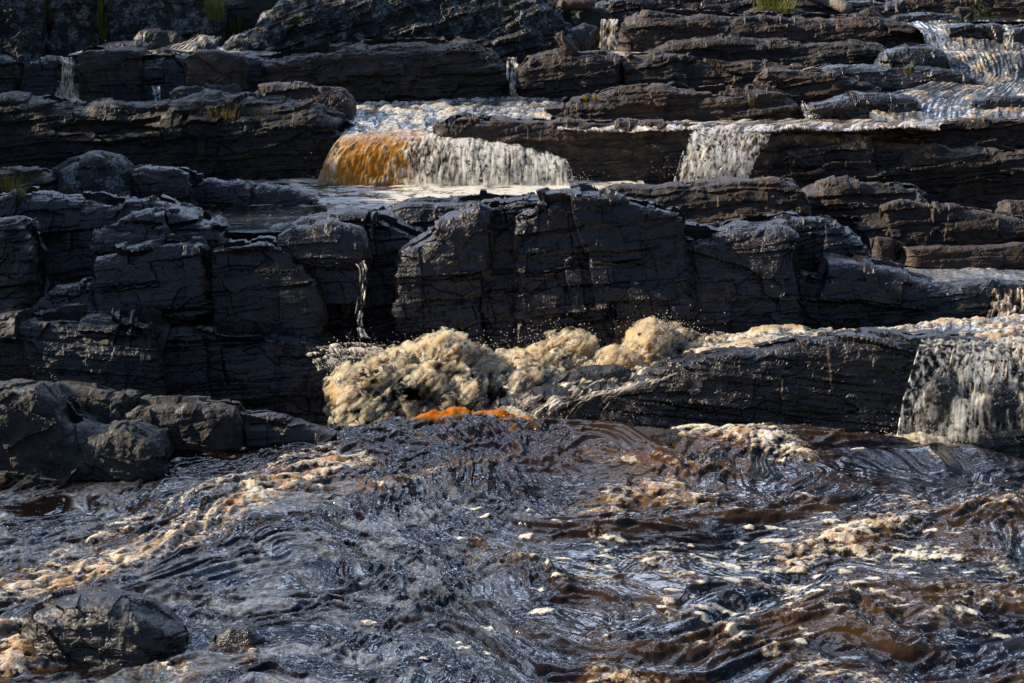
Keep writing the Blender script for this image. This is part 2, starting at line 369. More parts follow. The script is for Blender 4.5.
# ------------------------------------------------------------------ SETTING: riverbed under everything
def riverbed():
    ys = np.array([-60, 11, 18, 19.5, 21, 22.3, 24, 26.5, 28, 29, 31.5, 33, 34.5, 36, 38, 44, 60, 140, 400], float)
    zs = np.array([-.8, -.8, -.8, -.9, -.9, .1, .9, .8, .8, 1.6, 1.7, 2.3, 2.6, 2.9, 3.6, 6.0, 8.5, 14, 30], float)
    yy = np.concatenate([np.linspace(-60, 10, 8), np.linspace(11, 38, 160), np.linspace(40, 400, 30)])
    xx = np.concatenate([np.linspace(-300, -16, 14), np.linspace(-15, 15, 150), np.linspace(16, 300, 14)])
    Xg, Yg = np.meshgrid(xx, yy, indexing='ij')
    Z = np.interp(Yg, ys, zs) + .12 * fbm(np.stack([Xg, Yg, 0 * Xg], -1) * .8, 4, 3) * (np.abs(Xg) < 30)
    bank = np.clip(np.abs(Xg) - 11 - .12 * np.clip(Yg - 10, 0, 40), 0, 25); Z = Z + bank * .35
    o = grid_obj('riverbed', np.stack([Xg, Yg, Z], -1), M['dark'], center=False); tag(o, kind='structure')
riverbed()

# ------------------------------------------------------------------ ROCKS
# foreground, left bank
rock('big grey rock with sunlit top sloping into the dark pool on the left', 17.75,
     [(-40, 396), (0, 393), (25, 396), (50, 410), (62, 430), (100, 436), (128, 434), (152, 446), (157, 458)], 484, 'grey', 1.0, style='boulder', rd=.3, re=.12, tilt=-14, name='rock', cat='rock', amp=1.0)
boulder('rounded grey rock behind the big sloping rock', 18.6, [(22, 400), (30, 391), (60, 389), (90, 392), (112, 398), (132, 400)], 440, 'grey', .5, amp=.6)
rock('squared grey rock with a pale flat top beside the rapids', 18.45,
     [(108, 416), (132, 406), (160, 406), (205, 409), (232, 412), (240, 424)], [(108, 440), (160, 445), (235, 452)], 'grey', .7, style='boulder', rd=.2, re=.12, name='rock', cat='rock', amp=.9)
rock('low dark wedge of rock dipping into the rapids', 18.6, [(236, 420), (262, 418), (290, 423), (318, 430), (335, 437)], 448, 'brownslate', .5, style='block', rd=.2, re=.15, name='rock', cat='rock', amp=.6)
boulder('dark wet boulder alone in the foreground rapids', 13.05, [(14, 640), (22, 626), (40, 617), (75, 612), (105, 614), (135, 624), (160, 640), (178, 652)], 668, 'dark', .75, rd=.34, re=.45, amp=.9, style='boulder', tilt=-12)
boulder('small dark stone awash beside the lone foreground boulder', 13.2, [(212, 640), (228, 630), (246, 632), (262, 645)], 660, 'dark', .25, rd=.12, amp=.4)
rock('low mossy rock at the crest of the rapids with water sliding over', 18.4, [(575, 452), (600, 441), (630, 437), (665, 438), (700, 444), (725, 452)], 464, 'moss', .6, style='boulder', rd=.3, re=.4, name='rock', cat='rock', amp=.5)

# middle wall, left
rock('dark bedrock shelf low on the left above the grey bank rocks', 20.6,
     [(-40, 335), (0, 325), (40, 322), (90, 318), (130, 322), (150, 330)], 440, 'brownslate', 1.0, style='slab', rd=.2, re=.1, tilt=-6)
rock('low dark fractured bedrock block below the brown slab', 20.9,
     [(118, 345), (160, 338), (205, 332), (250, 336), (300, 338), (330, 350), (342, 365)], 445, 'slate', .9, style='slab', rd=.15, re=.15, tilt=3)
rock('slanting blue grey slab of bedrock with a flat broken top', 21.4,
     [(20, 325), (55, 292), (88, 288), (92, 262), (130, 252), (165, 246), (192, 248), (197, 262)], 350, 'slate', .9, style='slab', rd=.15, re=.12, tilt=8, amp=.8)
rock('broad brown slab of bedrock right of the slanting blue slab', 21.5,
     [(203, 252), (240, 249), (262, 246), (290, 252), (302, 275), (312, 300), (316, 330)], 360, 'brownslate', .9, style='slab', rd=.15, re=.12, tilt=3, amp=.75)
rock('shadowed rounded bedrock shoulder at the left edge', 21.5, [(-40, 232), (0, 222), (18, 232), (28, 255), (32, 290)], 330, 'dark', 1.0, style='ledge', rd=.35, re=.3, amp=.8)
rock('broken dark bedrock tier under the rounded boulder on the left', 22.6,
     [(-30, 205), (20, 196), (60, 200), (100, 204), (150, 205), (190, 214), (205, 235)], 310, 'slate', 1.0, style='slab', rd=.25, re=.15)
rock('stepped slate tier above the slanting blue slab', 22.1, [(92, 235), (130, 222), (165, 215), (195, 222), (212, 228), (220, 245)], 280, 'slate', .8, style='slab', rd=.2, re=.15)
boulder('rounded grey brown boulder on the left tier below the pool', 24.0, [(47, 172), (60, 164), (90, 158), (112, 160), (125, 172), (130, 190)], 215, 'lichen', .8, rd=.4, amp=.8)
rock('squat dark block between the rounded boulder and the pool', 24.2, [(128, 172), (150, 169), (172, 170), (186, 176), (194, 190)], 225, 'slate', .7, style='block', rd=.15, re=.12, name='rock', cat='rock')
rock('low square block at the edge of the foam pool', 24.6, [(192, 187), (215, 184), (240, 184), (247, 190)], 218, 'slate', .6, style='block', rd=.12, re=.1, name='rock', cat='rock', amp=.8)
rock('small pointed dark stones beside the foam pool', 24.8, [(248, 196), (262, 190), (285, 192), (298, 198), (312, 202), (322, 208)], 225, 'slate', .5, style='block', rd=.12, re=.1, name='rock', cat='rock', amp=.8)
rock('low grey bank rock with grass at the left edge', 24.2, [(-40, 176), (0, 172), (25, 172), (50, 180), (62, 195)], 225, 'moss', .8, style='ledge', rd=.3, re=.2)
# middle wall, centre
rock('dark recessed bedrock behind the thin trickle', 22.3,
     [(270, 240), (300, 226), (345, 222), (390, 228), (420, 240), (440, 255)], 400, 'slate', 1.0, style='slab', rd=.2, re=.1, tilt=3)
rock('jagged slate block above the trickle', 21.9,
     [(275, 240), (290, 230), (330, 228), (358, 234), (362, 262)], 290, 'slate', .5, style='slab', rd=.12, re=.12, amp=.8)
rock('tall central wall of fractured slate with stepped joints', 21.6,
     [(396, 262), (415, 250), (440, 232), (470, 220), (484, 214)], 420, 'slate', 1.2, style='slab', rd=.14, re=.08, tilt=5)
rock('smooth jointed slate panel in the middle of the wall', 21.75,
     [(482, 208), (500, 206), (530, 205), (552, 203)], 420, 'slate', 1.2, style='slab', rd=.12, re=.06, tilt=2, amp=.8)
rock('highest bulging slate buttress of the central wall', 21.5,
     [(515, 224), (545, 208), (585, 199), (625, 204), (660, 210), (688, 222), (694, 240)], 420, 'slate', 1.3, style='slab', rd=.2, re=.12, tilt=6, amp=1.1)
rock('dark slate buttress right of the bulging one', 21.6,
     [(655, 250), (690, 240), (740, 236), (790, 238), (800, 250), (806, 300)], 400, 'slate', 1.2, style='slab', rd=.2, re=.12, tilt=3)
rock('long tapering slate wedge pointing at the right pool', 21.8,
     [(786, 272), (815, 266), (850, 271), (890, 280), (930, 291), (955, 303), (975, 318), (984, 334)], 380, 'slate', 1.3, style='slab', rd=.2, re=.3, tilt=-6)
rock('rounded dark shoulder of rock above the tapering wedge', 22.5,
     [(700, 236), (745, 225), (790, 219), (835, 226), (862, 240), (876, 262)], 300, 'slate', 1.0, style='ledge', rd=.3, re=.3)
rock('flat topped slate shelf below the amber fall', 23.2,
     [(352, 228), (380, 213), (410, 204), (450, 203), (500, 203), (540, 204), (590, 206)], 260, 'slate', 1.2, style='slab', rd=.2, re=.2, amp=.8)
rock('smooth brown shelf of rock under the second fall', 23.6,
     [(585, 203), (620, 192), (680, 190), (730, 186), (775, 184), (800, 186), (815, 205)], 270, 'brown', 1.2, style='ledge', rd=.35, re=.2, amp=.7)
# right of the middle: dry brown slabs
boulder('sunlit brown hump of rock below the long right ledge', 24.4, [(796, 212), (812, 195), (835, 186), (865, 183), (900, 186), (925, 194), (935, 208)], 235, 'brown', 1.0, rd=.5, amp=1.0, style='ledge')
rock('small brown blocks resting on the slab beside the sunlit hump', 24.1, [(884, 208), (905, 202), (935, 205), (960, 210), (968, 218)], 232, 'brown', .5, style='block', rd=.12, re=.12, name='rock', cat='rock', amp=.7)
rock('broad flat brown slab at the right above the pool', 24.0, [(860, 226), (900, 220), (950, 214), (985, 214), (1010, 222), (1050, 226)], 262, 'brown', .9, style='ledge', rd=.3, re=.25, amp=.8)
rock('thin flat brown slab along the edge of the right pool', 23.4, [(905, 248), (940, 247), (985, 247), (1020, 244), (1060, 243)], [(905, 254), (960, 257), (1010, 266), (1060, 272)], 'brown', .5, style='ledge', rd=.15, re=.2, amp=.5)
boulder('small brown stone on the slab at the head of the right pool', 23.5, [(874, 240), (880, 237), (896, 238), (900, 245)], 256, 'brown', .3, rd=.12, amp=.5)
boulder('ochre rock at the right edge under the long ledge', 25.0, [(1002, 216), (1014, 206), (1040, 204), (1060, 212)], 240, 'brown', .6, amp=.8)
# lower right
rock('dark wet step of rock below the lip of the right pool', 21.9, [(815, 304), (840, 295), (900, 289), (960, 288), (1000, 288), (1040, 288), (1090, 289)], 335, 'dark', .7, style='ledge', rd=.2, re=.25, amp=.7)
rock('long black wet ledge below the rushing stream', 19.7,
     [(462, 440), (490, 412), (530, 400), (580, 396), (620, 390), (660, 376), (710, 362), (760, 354), (830, 347), (900, 342), (960, 342), (1000, 345), (1060, 348)], 470, 'dark', 1.0, style='ledge', rd=.25, re=.3, amp=.75, tilt=-5)
boulder('dark rock splitting the lower right fall', 19.12, [(918, 425), (926, 396), (940, 382), (955, 384), (966, 400), (972, 425)], 462, 'dark', .35, rd=.2, amp=.8)
boulder('black knob of rock inside the lower right fall', 19.08, [(985, 408), (990, 392), (1005, 386), (1020, 396), (1026, 420)], 450, 'dark', .3, rd=.15, amp=.5)
rock('low dark rock at the foot of the lower right fall', 18.95, [(930, 450), (965, 440), (1000, 432), (1040, 428), (1070, 430)], 468, 'dark', .4, style='ledge', rd=.15, re=.2, name='rock', cat='rock', amp=.5)
boulder('dark rock with water draped over it under the trickle', 20.9, [(318, 372), (335, 356), (355, 350), (380, 352), (396, 366), (402, 380)], 410, 'dark', .5, rd=.25, amp=.5)
boulder('dark rock showing through the foam of the middle rapid', 20.1, [(520, 400), (545, 385), (580, 374), (615, 372), (640, 380), (650, 395)], 430, 'dark', .4, rd=.2, amp=.6)
# second tier
rock('long rounded brown ledge with mossy top across the left', 27.2,
     [(-40, 98), (0, 100), (40, 106), (75, 113), (120, 112), (165, 106), (210, 100), (260, 103), (300, 108), (335, 125), (350, 150), (352, 172)], 185, 'moss', 1.8, rd=.7, re=.4, amp=1.1)
rock('brown upper lip of rock above the mossy ledge', 28.6, [(235, 102), (255, 92), (275, 87), (310, 88), (340, 93), (350, 106)], 125, 'brown', 1.0, rd=.25, re=.15, style='block')
rock('flat dark slab between the main fall and the second fall', 27.1,
     [(436, 128), (455, 121), (500, 121), (560, 124), (620, 125), (680, 126), (780, 130)], 200, 'brown', 1.1, rd=.2, re=.25, amp=.7, lean=.15)
rock('dark wet backing rock behind the main amber fall', 27.3, [(318, 175), (330, 150), (370, 138), (440, 140), (510, 148), (560, 158), (578, 185)], 205, 'dark', 1.0, rd=.3, re=.3, amp=.5, lean=.2)
rock('long dark brown ledge right of the second fall', 27.0,
     [(745, 146), (770, 138), (800, 140), (860, 143), (920, 146), (970, 152), (1030, 154), (1070, 154)], 222, 'brown', 1.3, rd=.3, re=.3, amp=1.0)
rock('flat upper lip of the long right ledge', 27.9,
     [(760, 128), (800, 128), (860, 126), (930, 126), (980, 122), (1030, 118), (1070, 117)], 155, 'brown', 1.0, rd=.15, re=.2, amp=.7)
rock('rounded ledge with a sunlit brown slope above the flat slab', 28.6,
     [(530, 118), (545, 108), (575, 101), (600, 95), (640, 88), (665, 88), (700, 94), (730, 92), (770, 95), (795, 100), (806, 116)], 136, 'brown', 1.1, rd=.4, re=.4, amp=.9)
boulder('low rounded dark rock beside the white channel', 28.4, [(806, 112), (815, 104), (850, 99), (890, 99), (915, 103), (928, 112)], 128, 'dark', .8, rd=.3, amp=.8, style='ledge')
rock('dark rock between the golden spill and the right edge', 28.5, [(965, 112), (975, 104), (1000, 101), (1030, 100), (1070, 100)], 125, 'dark', .8, rd=.2, re=.2, amp=.7)
rock('thin flat dark rock in the white water of the right channel', 29.3, [(915, 98), (930, 96), (950, 96), (970, 98)], 104, 'dark', .4, rd=.1, re=.15, amp=.4)
# third tier
rock('small grey block at the far left beside a dark cleft', 31.6, [(-20, 62), (0, 60), (14, 66), (16, 80)], 110, 'brownslate', .8, style='block', rd=.15, re=.12, name='rock', cat='rock')
rock('dark tapered slab left of the narrow left fall', 31.6, [(16, 92), (24, 66), (35, 59), (52, 60), (57, 80)], 112, 'slate', .8, style='block', rd=.12, re=.12, name='rock', cat='rock', amp=.6)
rock('square reddish brown block right of the narrow left fall', 31.4, [(74, 54), (82, 50), (110, 50), (136, 52), (141, 68)], 112, 'brown', 1.0, style='block', rd=.15, re=.12, name='rock', cat='rock', amp=.7)
rock('wet blue step of rock under the upper left stream', 31.6, [(138, 60), (160, 55), (200, 56), (240, 58), (275, 60), (284, 72)], 112, 'slate', 1.0, style='block', rd=.2, re=.1, amp=.9)
rock('brown lens of rock set in the wet blue step', 31.2, [(184, 62), (195, 53), (215, 52), (240, 56), (247, 66)], 80, 'brown', .5, style='boulder', rd=.15, re=.15, name='rock', cat='rock', amp=.5)
rock('small wet block at the foot of the blue step', 30.9, [(166, 92), (176, 87), (210, 86), (236, 87), (244, 96)], 112, 'slate', .5, style='block', rd=.12, re=.1, name='rock', cat='rock', amp=.7)
rock('long smooth brown ledge across the upper middle', 31.2,
     [(258, 62), (280, 56), (320, 50), (360, 46), (400, 43), (440, 43), (470, 47), (495, 58), (506, 75), (509, 95)], 118, 'brown', 1.6, rd=.5, re=.4, amp=1.0, style='ledge')
rock('rounded brown block under the driftwood stump', 31.2, [(520, 70), (530, 58), (550, 53), (580, 53), (605, 55), (621, 58), (624, 70)], 112, 'brown', 1.2, rd=.35, re=.2, amp=.8)
rock('long brown block right of the stump block', 31.3, [(622, 64), (630, 56), (660, 56), (700, 60), (740, 63), (780, 66), (806, 70)], 112, 'brown', 1.2, rd=.3, re=.2, amp=.8)
boulder('blunt grey brown rock under the broken sticks', 29.6, [(761, 84), (768, 73), (790, 72), (830, 74), (860, 79), (885, 88), (892, 98)], 112, 'brown', .9, rd=.25, amp=.9, style='ledge')
rock('flat dark rock carrying the bright grass tuft', 30.0, [(815, 76), (835, 69), (870, 70), (910, 70), (945, 70), (970, 76), (988, 86)], 104, 'dark', 1.0, rd=.3, re=.3, amp=.8)
boulder('rounded black boulder behind the bright grass tuft', 30.6, [(878, 70), (890, 52), (910, 47), (930, 46), (948, 52), (955, 66)], 84, 'dark', .8, rd=.4, amp=.7)
# fourth tier
rock('long brown ledge behind the rounded black boulder', 31.8, [(640, 55), (670, 46), (705, 40), (740, 41), (790, 44), (840, 46), (885, 48), (900, 60)], 84, 'moss', 1.0, rd=.3, re=.3, amp=.9)
rock('upper brown ledge right of the small upper fall', 32.8, [(616, 40), (628, 24), (650, 14), (690, 14), (740, 17), (800, 17), (855, 17), (900, 22), (925, 30), (932, 42)], 66, 'brown', 1.3, rd=.4, re=.3, amp=.9)
rock('dark rock between two spills at the upper right', 31.9, [(948, 42), (952, 29), (970, 26), (1000, 27), (1008, 32), (1010, 46)], 66, 'dark', .8, style='block', rd=.2, re=.15, amp=.8)
rock('dark rock at the upper right edge beside a thin spill', 31.9, [(1013, 44), (1016, 29), (1030, 27), (1070, 27)], 66, 'dark', .8, style='block', rd=.2, re=.15, amp=.7)
rock('big lichened slab sloping up across the top middle', 32.8,
     [(215, 52), (235, 38), (255, 22), (275, 6), (300, -6), (340, -18), (400, -16), (450, -10), (500, -6), (545, 4), (568, 18), (576, 34), (582, 52)], 80, 'lichen', 2.2, rd=.7, re=.5, amp=1.2, tilt=18, style='ledge')
boulder('lichened boulder in the upper left corner', 33.2, [(-30, -20), (0, -28), (25, -20), (37, 2), (40, 25)], 70, 'lichen', 1.2, rd=.5, amp=1.0)
rock('upright lichened block beside the corner boulder', 33.6, [(44, 0), (48, -14), (70, -22), (88, -18), (92, 5)], 70, 'lichen', 1.0, style='block', rd=.3, re=.2, name='rock', cat='rock')
boulder('dark lichened mass of rock behind the upper left stream', 33.8, [(98, 5), (108, -20), (150, -30), (190, -24), (210, -5), (218, 20)], 70, 'lichen', 1.2, rd=.5, amp=1.2)
boulder('dark mossy rock on the bank behind the head of the upper left stream', 34.7, [(192, 20), (210, 2), (240, -8), (275, -10), (300, 5)], 50, 'moss', .8, rd=.3, amp=1.0)
boulder('flat dark rock in front of the upper left rock mass', 32.9, [(94, 48), (110, 43), (135, 41), (152, 46)], 66, 'dark', .6, rd=.2, amp=.6)
boulder('slanted grey rock leaning in the upper left shadow', 33.3, [(128, 40), (138, 32), (158, 28), (176, 34), (186, 46)], 62, 'brownslate', .5, rd=.2, amp=.7)
boulder('small black rock in the middle of the upper left stream', 32.7, [(188, 50), (196, 42), (205, 39), (216, 46)], 58, 'dark', .4, rd=.15, amp=.5)
boulder('dark round rock left of the small upper fall', 33.0, [(560, 50), (572, 30), (585, 24), (598, 28), (602, 40)], 66, 'dark', .6, rd=.2, amp=.5)
boulder('grey capstone above the small upper fall', 33.6, [(576, 14), (588, 7), (604, 8), (612, 16)], 26, 'grey', .5, rd=.15, amp=.5)
rock('shadowed brown tier along the top right of centre', 34.4, [(600, 6), (640, -4), (700, -6), (760, -2), (830, 0), (870, 2), (905, 4)], 42, 'brownslate', 1.2, rd=.3, re=.3, amp=.9)
rock('flat grey slab lying under the top grass', 33.9, [(746, 12), (765, 8), (795, 9), (815, 14)], 20, 'grey', .5, rd=.12, re=.15, amp=.4, name='rock', cat='rock')
boulder('pointed grey brown boulder beside the pale log', 33.4, [(858, 24), (862, 12), (870, 8), (882, 14), (892, 24)], 30, 'grey', .4, rd=.15, amp=.5)
rock('flat dark shelf behind the upper right channel', 34.0, [(880, 22), (900, 15), (935, 13), (960, 15), (968, 22)], 34, 'dark', .6, rd=.15, re=.2, amp=.5)
boulder('small pale block beside the upper right pool', 34.4, [(956, 10), (960, 7), (972, 8), (975, 14)], 22, 'grey', .3, rd=.1, amp=.3)
rock('long brown bank slab at the top right corner', 36.0, [(855, 2), (900, -6), (960, -4), (1010, -2), (1060, -2)], 18, 'brown', 1.0, rd=.2, re=.3, amp=.7)

# ------------------------------------------------------------------ WATER
def seg_d(px, py, pts):
    best = np.full(px.shape, 1e9)
    for (a, b), (c, d) in zip(pts[:-1], pts[1:]):
        vx, vy = c - a, d - b; t = np.clip(((px - a) * vx + (py - b) * vy) / (vx * vx + vy * vy), 0, 1)
        best = np.minimum(best, np.hypot(px - a - t * vx, (py - b - t * vy)))
    return best
def world_line(pts): return [tuple(G(a, b)[:2]) for a, b in pts]
def rapids():
    xs = np.arange(-6.6, 6.6, .0125); ys = np.arange(11.2, 20.6, .019)
    X, Y = np.meshgrid(xs, ys, indexing='ij'); O = 0 * X
    p = np.stack([X, Y, O], -1)
    px, py = proj(X, Y, O)            # design coordinates of the flat sheet, used once to lay the currents out
    # flow direction: from the right / crest towards lower left
    lw = sm(620, 250, px)
    th = R(12) + lw * R(22)
    wx = fbm(p * .45, 3, 41); wy = fbm(p * .45 + 31, 3, 42)
    Xw = X + .55 * wx; Yw = Y + .75 * wy
    c, s = np.cos(R(14)), np.sin(R(14)); a1 = Xw * c + Yw * s; b1 = -Xw * s + Yw * c
    c, s = np.cos(R(38)), np.sin(R(38)); a2 = Xw * c + Yw * s; b2 = -Xw * s + Yw * c
    al = a1 * (1 - lw) + a2 * lw; ac = b1 * (1 - lw) + b2 * lw
    swell = fbm(np.stack([al * .45, ac * .95, O], -1), 2, 51)
    w2 = fbm(np.stack([Xw * 2, Yw * 2, O], -1), 3, 52)
    r1 = ridged(np.stack([al * .9 + .15 * w2, ac * 2.0 + .2 * w2, O + .3], -1), 3, 53)
    r2 = ridged(np.stack([al * 2.6 + .5 * w2, ac * 5.2 + .6 * w2, O + 1.3], -1), 3, 57)
    r3 = ridged(np.stack([al * 3.4 + w2, ac * 7.5 + w2, O + 5], -1), 3, 61) - .5
    crest_pts = [(-60, 436), (230, 440), (330, 433), (430, 434), (500, 433), (560, 437), (700, 437), (850, 443), (1024, 452), (1100, 455)]
    cw = np.array(world_line(crest_pts)); Yc = np.interp(X, cw[:, 0], cw[:, 1])
    calm = 1 - .25 * sm(240, 60, px) * sm(580, 470, py)
    r4 = ridged(np.stack([al * 7 + 1.5 * w2, ac * 15 + 1.5 * w2, O + 8], -1), 2, 66) - .5
    slick = .40 + .95 * sm(-.25, .35, fbm(np.stack([al * .8, ac * 1.5, O + 12], -1), 3, 93)); rq = sm(480, 680, px)
    r3 = r3 * slick * (1 - .25 * rq); r4 = r4 * slick * (1 - .35 * rq)
    Z = ((.085 + .045 * rq) * swell + .055 * (r1 - .5) + .046 * (r2 - .5) * (.6 + .8 * sm(-.2, .5, swell)) + (.022 + .014 * lw) * r3 + .010 * r4) * calm
    dY = Y - Yc
    Z += (.10 + .10 * np.exp(-((px - 490) / 140) ** 2)) * np.exp(-((dY + .25) / .45) ** 2) - .07 * sm(330, 40, px) - sm(.0, 1.1, dY) * .75
    # raised current tongues (the diagonal foam bands are little breaking waves)
    foam = .0 * X; amber = .0 * X; aer_sheen = .0 * X
    nb = fbm(p * 2.2, 4, 71); nh = fbm(p * np.array([5, 9, 1]), 4, 75); nfi = fbm(p * np.array([14, 24, 1]), 3, 79)
    bands = [([(350, 462), (330, 470), (262, 492), (220, 512), (185, 532), (130, 552), (80, 566), (30, 576), (-40, 580)], .24, .86, .035, 1.0),
             ([(330, 452), (240, 478), (170, 505), (110, 530), (40, 562)], .20, .5, .03, .3),
             ([(690, 440), (720, 443), (760, 450), (800, 458)], .22, .85, .05, .9),
             ([(600, 505), (635, 490), (660, 485), (690, 500)], .25, .62, .05, .9),
             ([(800, 548), (850, 535), (890, 522)], .24, .8, .07, .8), ([(590, 462), (650, 470), (720, 474)], .14, .35, .02, .8),
             ([(860, 548), (910, 555), (960, 556)], .14, .75, .02, .1), ([(700, 560), (740, 566), (790, 562), (810, 556)], .10, .72, .01, .0),
             ([(590, 535), (606, 560), (612, 572)], .07, .62, .01, .0), ([(480, 538), (520, 560), (560, 590)], .12, .4, .05, .35),
             ([(600, 668), (640, 678), (720, 690)], .16, .65, .03, .7), ([(810, 660), (860, 672), (880, 690)], .16, .65, .03, .7),
             ([(-20, 632), (15, 628), (15, 655)], .2, .8, .04, .95), ([(225, 638), (250, 655)], .08, .5, .02, .9), ([(160, 660), (185, 665)], .12, .6, .02, .9),  # first band: golden glints in the lower left corner painted as amber foam
             ([(330, 482), (380, 492), (440, 470), (520, 462)], .16, .32, .03, .5), ([(900, 500), (960, 512), (1040, 508)], .2, .5, .04, .5),
             ([(500, 520), (430, 560), (440, 610)], .3, .18, .0, .0), ([(930, 620), (1000, 600)], .12, .5, .02, .3), ([(720, 640), (780, 648)], .12, .55, .03, .6)]
    for pts, wd, fo, hz, am in bands:
        d = seg_d(X + .10 * nb + .04 * nh, Y * .75 + .12 * nb + .05 * nh, [(a, b * .75) for a, b in world_line(pts)])
        k = np.exp(-(d / wd) ** 2)
        Z += hz * k * (1 + .8 * nh)
        foam = np.maximum(foam, fo * k * (.72 + .8 * nh + .9 * r3 + .5 * (r2 - .5) + .7 * nfi)); amber = np.maximum(amber, am * .8 * np.exp(-(d / (wd * 1.1)) ** 2) * sm(-.25, .35, nb + .4 * nh))
    rt = sm(480, 680, px)
    # spots of foam carried on the surface
    cell = ridged(np.stack([al * 3.2, ac * 6.5, O + 9], -1), 2, 83)
    zone = sm(480, 640, px) * np.exp(-((py - 575) / 75) ** 2) * .42 + .3 * np.exp(-(((px - 440) / 150) ** 2 + ((py - 560) / 60) ** 2))
    foam = np.maximum(foam, zone * sm(.15, .6, nb + nh * .9 + .25 * cell))
    foam = np.maximum(foam, .5 * sm(.70, .95, r2) * sm(.1, .6, nb + .3) * (.5 + .5 * rt))
    amber = np.maximum(amber, rt * .4 * sm(.75, 1.0, r2) * sm(.1, .5, nb) * sm(660, 520, py))  # golden crests: backlit glow of thin peaty water put into the colour
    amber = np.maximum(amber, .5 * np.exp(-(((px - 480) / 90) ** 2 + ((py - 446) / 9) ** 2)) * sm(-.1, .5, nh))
    amber *= sm(.35, .95, r2 + .5 * r3) * .5
    amber = np.maximum(amber, rt * .085 * sm(-.25, .35, swell + .5 * nb))
    rs_ = np.random.default_rng(31)
    for _ in range(150):
        a, b = rs_.normal(770, 130), rs_.normal(570, 42)
        if rs_.uniform() < .2: a, b = rs_.uniform(300, 1000), rs_.uniform(480, 660)
        g_ = G(a, b); rr = rs_.uniform(.018, .05) * (1.5 if rs_.uniform() < .15 else 1); ex = rs_.uniform(1, 2.6)
        i0, j0 = int((g_[0] - xs[0]) / .0125), int((g_[1] - ys[0]) / .019); ki, kj = int(rr * ex * 2.4 / .0125) + 2, int(rr * 2.4 / .019) + 2
        if i0 - ki < 0 or j0 - kj < 0 or i0 + ki >= len(xs) or j0 + kj >= len(ys): continue
        sl_ = (slice(i0 - ki, i0 + ki + 1), slice(j0 - kj, j0 + kj + 1))
        k_ = np.exp(-(((X[sl_] - g_[0]) / (rr * ex)) ** 2 + ((Y[sl_] - g_[1] + .15 * (X[sl_] - g_[0])) / rr) ** 2) ** 2)
        foam[sl_] = np.maximum(foam[sl_], k_ * .85); Z[sl_] += .012 * k_
    for pts, wd, fo, hz, am in bands:
        if am > .25:
            d = seg_d(X + .10 * nb + .04 * nh, Y * .75 + .12 * nb + .05 * nh, [(a, b * .75) for a, b in world_line(pts)])
            amber = np.maximum(amber, am * .36 * np.exp(-(d / wd) ** 2) * sm(-.2, .4, nfi - .6 * r3 + .3 * nb))
    # orange lip at the crest: backlit glow put into its colour
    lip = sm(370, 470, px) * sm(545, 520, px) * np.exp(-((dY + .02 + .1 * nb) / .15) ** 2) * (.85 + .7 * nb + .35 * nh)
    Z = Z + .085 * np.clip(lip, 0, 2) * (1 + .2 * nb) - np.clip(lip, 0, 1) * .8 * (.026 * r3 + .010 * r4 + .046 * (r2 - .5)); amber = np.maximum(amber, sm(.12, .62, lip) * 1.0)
    sheen_film = sm(-.15, .45, fbm(np.stack([al * 1.6 + .5 * w2, ac * 4.2 + .4 * w2, O + 2], -1), 4, 87) + .5 * r4 + .3 * r3)
    aer_sheen = np.clip((.25 + .75 * sm(720, 420, px)) * sm(455, 500, py) * sheen_film * (.55 + .5 * nb), 0, .8) * (.16 + .42 * lw)  # aerated water plus painted blue-silver sky sheen, strongest at left
    o = grid_obj('river', np.stack([X, Y, Z], -1), M['river'], {'foam': foam, 'amber': amber, 'aer_sheen': aer_sheen}, center=False)
    tag(o, kind='structure')
rapids()

def flat_water(name, z, pxr, yr, foamf, mat='pool', amp=.02, step=.03, amb=None, kind='structure', label=None, cat=None, tiltx=0, aer_sheen=0):
    x0 = P(pxr[0], 341, yr[1])[0]; x1 = P(pxr[1], 341, yr[1])[0]
    xs = np.arange(x0, x1, step * .8); ys = np.arange(yr[0], yr[1], step * 2)
    X, Y = np.meshgrid(xs, ys, indexing='ij'); p = np.stack([X, Y, 0 * X], -1)
    px, py = proj(X, Y, 0 * X + z)
    n1 = fbm(p * np.array([1.5, 2.2, 1]), 4, int(z * 100)); n2 = fbm(p * np.array([5, 8, 1]), 4, int(z * 100) + 5)
    Z = z + tiltx * X + amp * (n1 + .6 * np.abs(n2))
    f = foamf(px, py, n1, n2); a = amb(px, py, n1, n2) if amb else 0 * X
    o = grid_obj(name, np.stack([X, Y, Z], -1), M[mat], {'foam': f, 'amber': a, 'aer_sheen': 0 * X + aer_sheen}, center=False)
    tag(o, label, cat, None, kind); return o
def ZZ(py, Y): return float(P(512, py, Y)[2])
def gx(px, c, w): return np.exp(-((px - c) / w) ** 2)
# pool under the main fall
flat_water('pool', ZZ(190, 26.2), (-40, 640), (24.4, 27.6), lambda px, py, a, b: np.clip((.12 + .22 * sm(150, 190, px) + .4 * sm(180, 330, px) + .5 * gx(py, 200 - 0, 14) * sm(300, 560, px)) + .7 * a + .9 * b - .1, 0, 1), amp=.03)
# dark pool left of centre, its sparkles painted as foam flecks
flat_water('pool', ZZ(222, 23.2), (190, 330), (22.4, 24.6), lambda px, py, a, b: .42 * sm(.15, .5, b), amp=.012)
